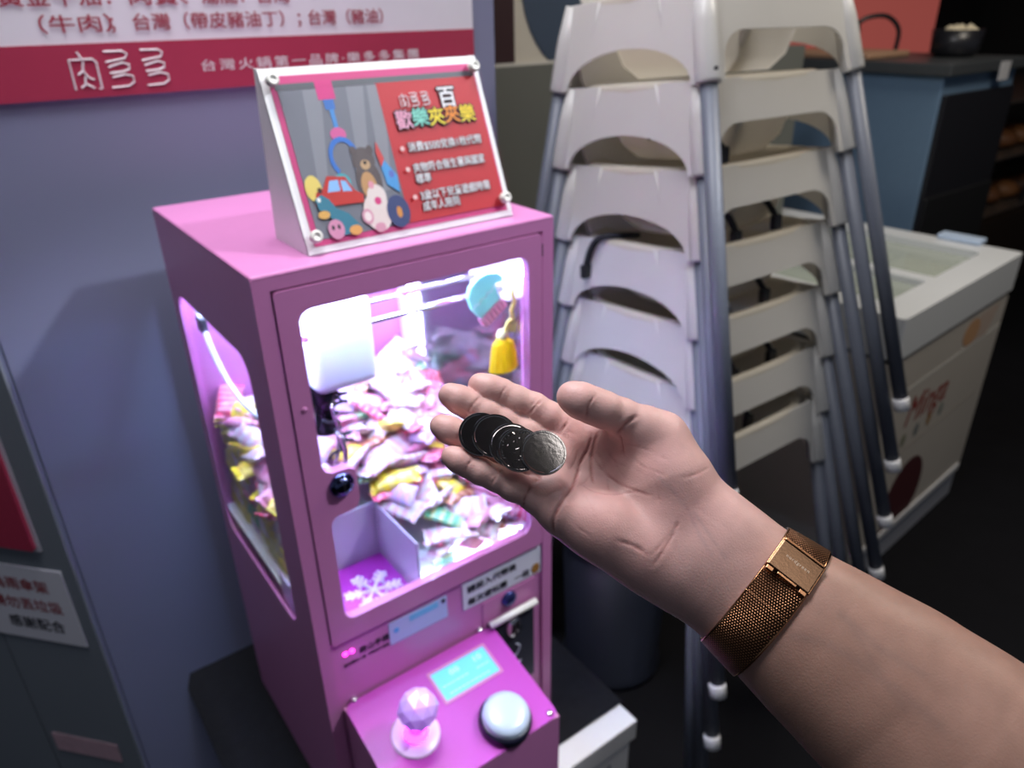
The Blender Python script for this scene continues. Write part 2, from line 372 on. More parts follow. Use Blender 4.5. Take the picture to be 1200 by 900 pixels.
# claw gantry: two rails, end truck, carriage, claw
for y in (.06, .12): mk('rail', tube([(.012, y, 1.134), (.348, y, 1.134)], .0036, 12), CHROME, t, True)
mk('rail_bracket', box(.325, .349, .045, .135, 1.118, 1.172, .004), WHITE, t)
CBX = mk('claw_carriage', box(.066, .143, .050, .132, 1.064, 1.172, .012, 4), mat('white_carriage', (.74, .74, .86), .35), t, True, 'white rounded carriage box on the rails')
cl = mk('claw', lathe([(.019, 1.066), (.019, 1.046), (.015, 1.042), (.012, 1.03), (.012, 1.016), (.017, 1.012), (.017, 1.004), (0, 1.002)], Matrix.Translation((.083, .085, 0)), 20), mat('black_metal', (.03, .03, .035), .2, .8), t, True, 'chrome claw with black coil')
for k in range(3):
    a = math.radians(-75+120*k); c, s = math.cos(a), math.sin(a)
    pts = [(.083+c*q, .085+s*q, z) for q, z in ((.015, 1.01), (.026, 1.0), (.030, .985), (.028, .968), (.018, .955), (.008, .950))]
    mk('prong', tube(pts, [.0035, .0035, .0035, .003, .003, .002], 8), CHROME, cl, True)
    mk('linkage', tube([(.083+c*.012, .085+s*.012, 1.05), (.083+c*.024, .085+s*.024, 1.004)], .0022, 8), CHROME, cl, True)
mk('coil_cord', tube([(.093+.012*math.sin(k*.25)+.006*math.cos(k*1.3), .075+.006*math.sin(k*1.3), 1.06-.0022*k) for k in range(42)], .0022, 6), BLACK, cl, True)
cab = [(.012, .30, 1.15), (.012, .285, 1.11), (.014, .26, 1.06), (.02, .215, 1.02), (.03, .16, 1.005), (.045, .115, 1.015), (.06, .09, 1.05), (.068, .085, 1.08)]
def smooth_path(P, n=6):
    P = [np.array(p, float) for p in P]; o = []
    for i in range(len(P)-1):
        a, b, c, d = P[max(i-1, 0)], P[i], P[i+1], P[min(i+2, len(P)-1)]
        for k in range(n):
            u = k/n; o.append(.5*(2*b+(c-a)*u+(2*a-5*b+4*c-d)*u*u+(3*b-a-3*c+d)*u**3))
    return o+[P[-1]]
cb_ = mk('supply_cable', tube(smooth_path(cab), .0036, 10), flat((.62, .62, .68), .35), t, True, 'pale grey cable looping inside the left window')
mk('cable_clamp', box(.008, .017, .272, .292, 1.085, 1.105, .002), BLACK, cb_)

# felt ornaments stuck inside the door window
def orn(name, label, cat): return thing(name, label, cat, (.29, .016, 1.08))
t2 = orn('mitten_ornament', 'mint green mitten ornament with pink cuff inside the front window', 'ornament')
OM = frame((.272, .021, 1.142), (.83, 0, .55), (-.55, 0, .83))
mit = [(-.022, -.016), (.018, -.016), (.021, .0), (.024, .010), (.034, .004), (.039, .008), (.036, .018), (.024, .030), (.010, .036), (-.008, .034), (-.02, .024), (-.025, .006)]
mk('mitten_body', plate([(x*.85, y*.85) for x, y in mit], [], OM, .006), translucent(mat('mint_felt', (.42, .78, .68), .8), .4, (.5, .85, .75)), t2)
mk('pink_cuff', plate(rrect(-.021, .018, -.027, -.012, .004), [], OM @ Matrix.Translation((0, 0, -.001)), .008), translucent(mat('pink_felt', (.85, .42, .55), .8), .4, (.9, .5, .6)), t2)
for q in range(6): mk('cuff_rib', tube([OM @ Vector((-.017+.0062*q, -.026, .0072)), OM @ Vector((-.017+.0062*q, -.0135, .0072))], .0014, 6), flat((.86, .5, .62)), t2)
strokes('zigzag', [[(-.02+.0052*k, .004+.0035*(k % 2)) for k in range(9)]], OM @ Matrix.Translation((0, 0, .006)), .0009, flat((.85, .9, .9)), t2)
t2 = orn('bell_ornament', 'yellow bell ornament with curly hook inside the front window', 'ornament')
BMx = Matrix.Translation((.302, .028, 1.048))
mk('bell', lathe([(.0, .036), (.008, .034), (.014, .028), (.017, .016), (.019, .0), (.0205, -.008), (.019, -.010), (.0, -.008)], BMx @ Matrix.Diagonal((1, .55, 1, 1)), 24), translucent(mat('yellow_felt', (.92, .74, .02), .7), .4, (.95, .8, .05)), t2, True)
for k in range(7):
    a = math.radians(180+25*(k+.5)); mk('bell_rib', tube([BMx @ Vector((r*math.cos(a), r*.55*math.sin(a), z)) for r, z in ((.0145, .028), (.0175, .016), (.0195, 0), (.0205, -.008))], .0012, 6), bpy.data.materials['yellow_felt'], t2)
mk('knob', lathe([(0, .046), (.006, .044), (.0085, .038), (.006, .033), (0, .031)], BMx @ Matrix.Diagonal((1, .8, 1, 1)), 16), flat((.8, .74, .35)), t2, True)
mk('curly_hook', tube(smooth_path([(.303, .024, 1.092), (.308, .022, 1.104), (.313, .02, 1.108), (.311, .02, 1.119), (.315, .019, 1.13), (.312, .019, 1.142), (.318, .019, 1.150), (.324, .02, 1.147)], 4), .0024, 8), flat((.82, .72, .16)), t2, True)

# labels, coin slot and control box on the lower front
t = MACH
lab = mk('instruction_label', box(.207, .3425, .0025, .004, .7085, .7555), flat((.62, .63, .72)), t, label='white sticker with two lines of black Chinese lettering')
FM = lambda x, z, y=.0022: frame((x, y, z), (1, 0, 0), (0, 0, 1))
text('lettering', '請投入代幣後', FM(.214, .7365), .0125, INKB, lab, fitw=.083, off=.035)
text('lettering', '每次遊玩需', FM(.214, .7145), .0125, INKB, lab, fitw=.066, off=.035)
text('lettering', '一枚', FM(.294, .7145), .0125, INKB, lab, fitw=.026, off=.035)
mk('coin_picture', plate(ell(.332, .719, .0075, .0085), [], XZ(.0025), .0006), flat((.30, .14, .03)), lab)
lab = mk('blue_sticker', box(.095, .182, .0028, .004, .714, .750), flat((.42, .50, .78)), t, label='pale blue and white sticker under the door')
mk('blue_bar', box(.125, .168, .0022, .0028, .7385, .7475), flat((.16, .5, .8)), lab); mk('blue_dot', plate(ell(.105, .735, .004, .004), [], XZ(.0028), .0005), flat((.1, .4, .8)), lab)
mk('dark_mark', box(.174, .179, .0022, .0028, .741, .747), INKB, lab)
text('lettering', '商山手機', FM(.052, .727, .0036), .0115, INKB, t, fitw=.042, off=.03)
text('lettering', '請洽櫃台人員', FM(.03, .7165, .0036), .006, INKB, t, fitw=.030, off=.03); text('lettering', '代幣恕不退換', FM(.063, .7165, .0036), .006, INKB, t, fitw=.030, off=.03)
PLED = mat('magenta_indicator', (1, .05, .6), .3, emit=(1, .04, .65), es=5)
for x in (.034, .043): mk('indicator_lamp', lathe([(.0032, 0), (.0028, .0015), (0, .0025)], Matrix.Translation((x, .004, .737)) @ Matrix.Rotation(math.pi/2, 4, 'X'), 12), PLED, t, True, 'glowing magenta lamp')
ch_ = mk('coin_mechanism', box(.243, .326, -.002, .004, .515, .664, .002), mat('dark_coin_plate', (.035, .04, .06), .3, .4), t, label='dark metal coin slot plate')
mk('coin_frame', plate(rrect(.238, .332, .508, .703, .003), [rrect(.2435, .3265, .514, .664, .003)], XZ(.0042), .0015), PINK, ch_)
mk('return_button', lathe([(.0125, 0), (.0125, .003), (.010, .006), (.006, .007), (0, .0072)], Matrix.Translation((.283, .003, .689)) @ Matrix.Rotation(math.pi/2, 4, 'X'), 24), mat('blue_black_lens', (.05, .06, .22), .1, .7), ch_, True)
mk('white_lever', tube([(.243, -.008, .668), (.325, -.008, .668)], .0052, 12), flat((.72, .70, .68), .35), ch_, True)
cs = mk('coin_slot', lathe([(.016, -.003), (.016, .002), (.013, .006), (.0, .0065)], Matrix.Translation((.287, -.002, .636)) @ Matrix.Rotation(math.pi/2, 4, 'X') @ Matrix.Diagonal((.8, 1.2, 1, 1)), 28), CHROME, ch_, True)
mk('slot', box(.2855, .2885, -.0095, -.0078, .622, .650), BLACK, cs)
mk('scroll_mark', tube(smooth_path([(.290, -.0028, .60), (.298, -.0028, .592), (.292, -.0028, .58), (.284, -.0028, .572), (.292, -.0028, .56), (.30, -.0028, .562)], 4), .0012, 6), flat((.45, .5, .62), .3), ch_)
# control box
CB0, CBY, CZ0, CZ1, CX0, CX1 = .44, -.152, .657, .620, .02, .250
cp_ = plate([(0, CB0), (CBY, CB0), (CBY, CZ1-.0015), (0, CZ0-.0015)], [], frame((CX0, 0, 0), (0, 1, 0), (0, 0, 1)), CX1-CX0)
CBO = mk('control_box', cp_, PINK, t)
SN = Vector((0, -(CZ0-CZ1)/(-CBY), 1)).normalized(); SNn = np.array([0, (CZ1-CZ0)/(-CBY), 1.]); SNn /= np.linalg.norm(SNn)
# slope: z = CZ0 + k*y with k>0
kk = (CZ0-CZ1)/(-CBY); SNn = np.array([0, -kk, 1.]); SNn /= np.linalg.norm(SNn)
PP0 = np.array([CX0, 0, CZ0])
CMX = frame(PP0, (1, 0, 0), (0, 1, kk))                       # local x right, y up the slope, z out of the panel
CINV = CMX.inverted()
def onpanel(u, v): q = CINV @ Vector(hitpl(u, v, PP0, SNn)); return q.x, q.y
SL = math.hypot(CBY, CZ0-CZ1); PW_ = CX1-CX0
top_ = mk('control_panel', plate(rrect(0, PW_, -SL, 0, .012), [], CMX @ Matrix.Translation((0, 0, -.0012)), .0035), PINKP, CBO, label='hot pink control panel')
for (u, v) in ((415, 821), (562, 739), (644, 837)):
    x, y = onpanel(u, v); mk('screw', lathe([(.0045, .002), (.0042, .0038), (.002, .0046), (0, .0047)], CMX @ Matrix.Translation((x, y, 0)), 16), CHROME, CBO, True)
LC = [onpanel(*p) for p in ((503, 796), (561, 759), (587, 783), (527, 824))]
lx0, lx1 = (LC[0][0]+LC[3][0])/2, (LC[1][0]+LC[2][0])/2; ly1, ly0 = (LC[0][1]+LC[1][1])/2, (LC[2][1]+LC[3][1])/2
lcd = mk('lcd_bezel', plate(rrect(lx0-.004, lx1+.004, ly0-.004, ly1+.004, .002), [rrect(lx0, lx1, ly0, ly1, .001, 1)], CMX @ Matrix.Translation((0, 0, .0018)), .0015), PINK, CBO)
mk('lcd_screen', plate(rrect(lx0, lx1, ly0, ly1, .001, 1), [], CMX @ Matrix.Translation((0, 0, .0022)), .0004), mat('blue_lcd', (.05, .2, .3), .2, emit=(.12, .50, 1.), es=1.3), lcd, label='glowing blue LCD')
LT = mat('pale_lcd_pixels', (.3, .7, .9), .3, emit=(.42, .72, 1.), es=1.05)
for k, (s_, fx, w_) in enumerate((('00     10', .28, .6), ('------  ---', .06, .86), ('----------', .1, .75))):
    text('lcd_lettering', s_, CMX @ Matrix.Translation((lx0+(lx1-lx0)*fx, ly1-(ly1-ly0)*(.32+.29*k), .0027)), (ly1-ly0)*.26, LT, lcd, fitw=(lx1-lx0)*w_)
bx, by = onpanel(591, 847)
BT = CMX @ Matrix.Translation((bx, by, 0))
bt = mk('push_button', lathe([(.0345, .002), (.0345, .013), (.0330, .0165), (.0305, .0175), (0, .0175)], BT, 36), mat('navy_plastic', (.012, .012, .03), .3), CBO, True, 'round push button with navy ring')
mk('button_cap', lathe([(.0305, .0165), (.0305, .0225), (.0285, .0265), (.021, .029), (.010, .030), (0, .0302)], BT, 36), mat('white_button', (.40, .47, .58), .25, emit=(.5, .7, 1), es=.05), bt, True, 'white domed cap')
jx, jy = onpanel(487, 862); JT = CMX @ Matrix.Translation((jx, jy, 0))
js = mk('joystick', lathe([(.0310, .002), (.0310, .0045), (.0285, .0055), (.016, .0065), (.012, .012), (0, .0125)], JT, 30), mat('pale_lilac_disc', (.74, .55, .85), .3), CBO, True, 'joystick on a pale round base')
mk('joystick_lamp', lathe([(.0150, .007), (.0150, .0145), (.011, .018), (0, .0185)], JT, 24), mat('magenta_lamp', (1, .05, .6), .3, emit=(.80, .03, 1.), es=9), js, True, 'glowing magenta collar')
mk('joystick_shaft', lathe([(.0100, .014), (.0100, .028), (.0150, .036), (.0150, .044)], JT, 20), mat('lilac_translucent_shaft', (.55, .42, .8), .2, trans=.4), js, True)
kb = NB(); bmesh.ops.create_icosphere(kb, subdivisions=2, radius=.0255)
for v in kb.verts: v.co = JT @ (v.co*random.uniform(.96, 1.03)+Vector((0, 0, .063)))
mk('crystal_knob', kb, mat('cut_lilac_crystal', (.68, .50, .88), .12, trans=.35, emit=(.6, .25, 1), es=.12), js, False, 'faceted lilac crystal knob')

# ---------------------------------------------------------------- A-frame sign on top
t = thing('tabletop_sign', 'white A-frame acrylic sign with toy picture and red panel on the pink machine', 'sign', (.195, .07, ZT))
SX0, SX1 = .070, .321; FB, FT = Vector((0, .030, ZT)), Vector((0, .098, 1.400))
tri = [(.028, ZT), (.117, ZT), (.104, 1.401), (.096, 1.401)]
for x in (SX0, SX1-.003): mk('side_panel', plate(tri, [], YZ(x), .003), WHITE, t)
fdir = FT-FB; FH = fdir.length; fdir.normalize()
SGM = lambda x, s, o=0.: frame(Vector((x, FB.y, FB.z))+fdir*s+Vector((0, -fdir.z, fdir.y))*o, (1, 0, 0), fdir)
SWd = SX1-SX0
mk('face_board', plate([(0, 0), (SWd, 0), (SWd, FH), (0, FH)], [], SGM(SX0, 0, 0), .003), WHITE, t)
mk('back_board', box(SX0+.003, SX1-.003, .104, .106, ZT, 1.398), WHITE, t)
pr = mk('printed_card', plate([(.008, .007), (SWd-.006, .007), (SWd-.006, FH-.008), (.008, FH-.008)], [], SGM(SX0, 0, .003), .0006), flat((.55, .05, .2)), t, label='printed card: toys under a claw beside a red text panel')
L_ = [.004]
def pic(pts, c, name='picture_shape', step=.00006):
    L_[0] += step; pts = [(x if name in ('picture_rail', 'red_panel') else x*.776, y) for x, y in pts]; return mk(name, plate(pts, [], SGM(SX0, 0, L_[0]), .00005), flat(c), pr)
GX0, GX1 = .018, .152
pic([(GX0, .013), (GX1+.004, .013), (GX1-.0, FH-.022), (GX0, FH-.022)], (.16, .17, .21), 'picture_ground')
for a, b in ((.035, .05), (.095, .11), (.125, .14)): pic([(a, .05), (a+.012, .05), (b+.025, FH-.023), (b, FH-.023)], (.23, .24, .28))
pic([(.012, FH-.022), (SWd-.008, FH-.022), (SWd-.008, FH-.016), (.012, FH-.016)], (.10, .11, .13), 'picture_rail')
pic([(.1175, .013), (SWd-.008, .013), (SWd-.008, FH-.022), (.1195, FH-.022)], (.48, .02, .03), 'red_panel')
pic([(.068, FH-.034), (.092, FH-.034), (.092, FH-.015), (.068, FH-.015)], (.6, .04, .22))
pic([(.074, FH-.044), (.088, FH-.044), (.088, FH-.034), (.074, FH-.034)], (.04, .16, .5)); pic([(.079, FH-.066), (.085, FH-.066), (.085, FH-.044), (.079, FH-.044)], (.06, .25, .6))
pic(ell(.082, FH-.069, .011, .007), (.6, .1, .3))
pic([(.082+r*math.cos(a), FH-.092+r*math.sin(a)) for r, A in ((.021, range(-50, 231, 20)), (.0155, range(230, -51, -20))) for a in [math.radians(q) for q in A]], (.03, .16, .55), 'picture_claw')
pic(ell(.029, .063, .011, .013), (.75, .6, .15)); pic(ell(.07, .064, .012, .010), (.05, .35, .4))
pic(ell(.108, .062, .018, .022), (.09, .07, .075), 'picture_bear'); pic(ell(.107, .083, .016, .014), (.10, .08, .085)); pic(ell(.096, .094, .005, .005), (.09, .07, .075)); pic(ell(.119, .093, .005, .005), (.09, .07, .075))
pic(ell(.106, .057, .011, .015), (.5, .28, .12)); pic(ell(.108, .079, .007, .005), (.5, .33, .18)); pic(ell(.108, .081, .0025, .002), (.01, .01, .01))
pic([(.128, .088), (.131, .100), (.134, .084), (.150, .064), (.148, .046), (.132, .056)], (.06, .3, .65), 'picture_rocket'); pic([(.127, .090), (.131, .101), (.137, .082), (.13, .074)], (.55, .05, .05)); pic(ell(.142, .066, .004, .004), (.1, .15, .5))
pic([(.026, .046), (.03, .058), (.042, .062), (.050, .073), (.075, .070), (.083, .056), (.094, .050), (.092, .042), (.03, .044)], (.5, .025, .02), 'picture_car'); pic([(.052, .068), (.064, .068), (.064, .057), (.046, .057)], (.25, .5, .85)); pic([(.067, .067), (.074, .066), (.080, .055), (.067, .056)], (.25, .5, .85)); pic(ell(.036, .06, .003, .003), (.05, .01, .01))
pic(ell(.108, .030, .020, .020), (.72, .62, .60), 'picture_white_bear'); pic(ell(.112, .045, .014, .013), (.72, .64, .62)); pic(ell(.112, .041, .005, .004), (.6, .04, .2)); pic(ell(.108, .058, .004, .004), (.7, .3, .4)); pic(ell(.092, .027, .008, .008), (.62, .3, .4)); pic(ell(.092, .027, .005, .005), (.8, .7, .7)); pic(ell(.106, .014, .008, .005), (.62, .3, .4))
pic(ell(.138, .027, .017, .017), (.03, .05, .16), 'picture_navy_ball'); pic(ell(.139, .026, .004, .006), (.6, .25, .05))
pic([(.026, .052), (.036, .056), (.045, .050), (.052, .040), (.066, .034), (.082, .016), (.070, .020), (.066, .013), (.052, .013), (.046, .028), (.038, .034), (.028, .042)], (.03, .19, .28), 'picture_dinosaur'); pic(ell(.033, .036, .008, .004), (.7, .4, .1)); pic(ell(.031, .051, .0025, .0025), (.8, .85, .85))
pic(ell(.044, .020, .011, .010), (.62, .26, .42), 'picture_pink_monster'); pic(ell(.040, .022, .0022, .0025), (.02, .02, .03)); pic(ell(.048, .022, .0022, .0025), (.02, .02, .03)); pic(ell(.07, .016, .009, .005), (.7, .35, .1))
TX = .1285
strokes('brand_lettering', brand_lines(.0135), SGM(SX0+.142, .1325, .0058), .0006, INKW, pr)
text('lettering', '百', SGM(SX0+.188, .130, .0058), .024, INKB, pr, off=.08); text('lettering', '百', SGM(SX0+.188, .130, .0061), .024, INKW, pr, off=.02)
for k, (c_, col) in enumerate(zip('歡樂夾夾樂', ((.75, .35, .5), (.2, .6, .5), (.8, .62, .02), (.8, .25, .02), (.8, .6, .02)))):
    text('lettering', c_, SGM(SX0+.1305+.0200*k, .1115+.001*(k % 2), .0058), .0205, INKB, pr, off=.085); text('lettering', c_, SGM(SX0+.1305+.0200*k, .1115+.001*(k % 2), .0062), .0205, flat(col), pr, off=.02)
for s_, z_, w_ in (('消費$500兌換1枚代幣', .0860, .094), ('夾物符合衛生署與國家', .0640, .092), ('標準', .0525, .0185), ('3歲以下兒童遊戲時需', .0345, .090), ('成年人陪同', .0230, .046)):
    text('lettering', s_, SGM(SX0+TX+.0075, z_, .0057), .0108, INKB, pr, fitw=w_+.0012, off=.055); text('lettering', s_, SGM(SX0+TX+.008, z_, .0062), .0108, INKW, pr, fitw=w_, off=.012)
for z_ in (.0895, .0675, .038): pic(ell((TX+.001)/.776, z_, .0034, .0026, 10), (.75, .5, .5), step=.0004)
mk('acrylic_cover', plate([(.002, .002), (SWd-.002, .002), (SWd-.002, FH-.002), (.002, FH-.002)], [], SGM(SX0, 0, .0085), .002), GLASS, t)
for (x, s) in ((.009, FH-.014), (.009, .016), (SWd-.010, FH-.014), (SWd-.010, .020)):
    q = mk('standoff_bolt', lathe([(.0062, 0), (.0062, .006), (.0052, .0072), (.003, .0072), (.0026, .006), (0, .006)], SGM(SX0+x, s, .0085), 18), flat((.62, .61, .57), .3), t, True)

# ================================================================ wrapped candies heaped inside
def candy_mesh(kind, L, Wd, H):
    bm = NB(); n = 12; secs = []
    prof = [(-.5, 1.0, .05), (-.40, .97, .05), (-.385, .90, .30), (-.30, .93, .8), (-.12, .96, 1.), (.12, .96, 1.), (.30, .93, .8), (.385, .90, .30), (.40, .97, .05), (.5, 1.0, .05)]
    for x, w_, h_ in prof:
        ring = []
        for k in range(n):
            a = 2*math.pi*k/n; c, s = math.cos(a), math.sin(a)
            y = math.copysign(abs(c)**.8, c)*w_*Wd/2; z = math.copysign(abs(s)**.9, s)*h_*H/2+random.uniform(-.12, .12)*H
            ring.append(bm.verts.new((x*L+(random.uniform(-.012, .012)*L), y, z)))
        secs.append(ring)
    for A, B in zip(secs, secs[1:]):
        for k in range(n): bm.faces.new((A[k], A[(k+1) % n], B[(k+1) % n], B[k]))
    bm.faces.new(secs[0][::-1]); bm.faces.new(secs[-1])
    bmesh.ops.recalc_face_normals(bm, faces=bm.faces)
    me = bpy.data.meshes.new(kind); bm.to_mesh(me); bm.free(); me.shade_smooth(); return me
def wrap_mat(name, base, c2, c3, scale, rough=.28):
    m = bpy.data.materials.new(name); m.use_nodes = True; N = m.node_tree.nodes; L = m.node_tree.links; b = N['Principled BSDF']
    b.inputs['Roughness'].default_value = rough; b.inputs['Coat Weight'].default_value = .3
    tc = N.new('ShaderNodeTexCoord'); w = N.new('ShaderNodeTexWave'); w.wave_type = 'BANDS'; w.bands_direction = 'X'; w.inputs['Scale'].default_value = scale; w.inputs['Distortion'].default_value = 5; w.inputs['Detail Scale'].default_value = 40
    oi = N.new('ShaderNodeObjectInfo'); ad = N.new('ShaderNodeVectorMath'); ad.operation = 'ADD'
    L.new(tc.outputs['Object'], ad.inputs[0]); L.new(oi.outputs['Random'], ad.inputs[1]); L.new(ad.outputs[0], w.inputs['Vector'])
    r = N.new('ShaderNodeValToRGB'); r.color_ramp.interpolation = 'CONSTANT'; e = r.color_ramp.elements
    e[0].color = (*base, 1); e[1].position = .72; e[1].color = (*c2, 1); q = e.new(.9); q.color = (*c3, 1)
    L.new(w.outputs['Fac'], r.inputs[0]); L.new(r.outputs[0], b.inputs['Base Color'])
    n2 = N.new('ShaderNodeTexNoise'); n2.inputs['Scale'].default_value = 160; L.new(tc.outputs['Object'], n2.inputs['Vector'])
    bp = N.new('ShaderNodeBump'); bp.inputs['Strength'].default_value = .5; bp.inputs['Distance'].default_value = .003; L.new(n2.outputs['Fac'], bp.inputs['Height']); L.new(bp.outputs[0], b.inputs['Normal'])
    return m
KINDS = [('white', (.78, .76, .78), (.70, .10, .22), (.75, .5, .6), 22, .46), ('pink', (.74, .34, .46), (.78, .72, .75), (.62, .05, .16), 25, .2), ('red striped', (.70, .06, .14), (.75, .6, .64), (.7, .3, .4), 30, .12),
         ('yellow', (.74, .62, .03), (.75, .72, .4), (.6, .42, .03), 20, .09), ('lilac', (.52, .42, .70), (.72, .66, .74), (.75, .3, .5), 24, .10), ('green', (.10, .45, .24), (.7, .7, .62), (.5, .55, .1), 24, .04), ('brown', (.30, .10, .05), (.62, .3, .1), (.7, .5, .3), 24, .02)]
CM_ = [[candy_mesh('wrapped_candy', random.uniform(.056, .074), random.uniform(.028, .038), random.uniform(.012, .018)) for _ in range(3)] for _ in KINDS]
CMat = [wrap_mat(k[0].replace(' ', '_')+'_wrapper', k[1], k[2], k[3], k[4]) for k in KINDS]
for ms, m in zip(CM_, CMat):
    for me in ms: me.materials.append(m)
def heap(x, y): return .812+.50*max(0, y-.03)+.012*math.sin(x*31)*math.cos(y*27)+.03*max(0, .09-x)
cand = []
for iy in range(13):
    for ix in range(9):
        x = .028+.304*ix/8+random.uniform(-.009, .009); y = .034+.292*iy/12+random.uniform(-.007, .007)
        if x < .178 and y < .158 and not (x < .02): continue
        cand.append((x, y, heap(x, y), .55)); cand.append((x+random.uniform(-.01, .01), y+random.uniform(-.01, .01), heap(x, y)-.016, .3))
for (yy, zz) in [(y, z) for y in np.arange(.155, .33, .034) for z in np.arange(.79, .98, .022)]:
    if zz < heap(.02, yy)-.03: cand.append((.026, yy+random.uniform(-.01, .01), zz, .9)); cand.append((.332, yy+random.uniform(-.01, .01), zz, .9))
for xx in np.arange(.20, .34, .034):
    cand.append((xx, .034, .788, .35))
random.shuffle(cand); ncand = 0
for (x, y, z, tilt) in cand[:292]:
    k = random.choices(range(len(KINDS)), [q[5] for q in KINDS])[0]
    if x < .05 and y > .1 and random.random() < .55: k = 3
    o = bpy.data.objects.new('wrapped_candy', random.choice(CM_[k])); COL.objects.link(o)
    mx = .032 if tilt > .8 else .034
    o.location = (min(max(x, .036), MW-.037), min(max(y, .040), MD-.035), max(z, .788))
    if tilt > .8:
        o.location.x = x+(.0 if x < .1 else -.0); o.rotation_euler = (random.uniform(1.2, 1.9), random.uniform(-.3, .3), math.pi/2+random.uniform(-.2, .2))
        o.rotation_euler = (math.pi/2+random.uniform(-.25, .25), random.uniform(-.6, .6), math.pi/2+random.uniform(-.15, .15))
    else: o.rotation_euler = (random.uniform(-tilt, tilt)+.35, random.uniform(-tilt, tilt), random.uniform(0, 6.28))
    n_ = KINDS[k][0]
    tag(o, f'{n_} wrapped candy in the heap inside the pink claw machine', 'candy', f'{n_} candies inside the machine')
# one loose yellow candy lying against the chute wall
o = bpy.data.objects.new('wrapped_candy', CM_[3][0]); COL.objects.link(o); o.location = (.085, .150, .862); o.rotation_euler = (.5, .1, .3)
tag(o, 'single yellow wrapped candy leaning on the chute edge below the claw', 'candy')

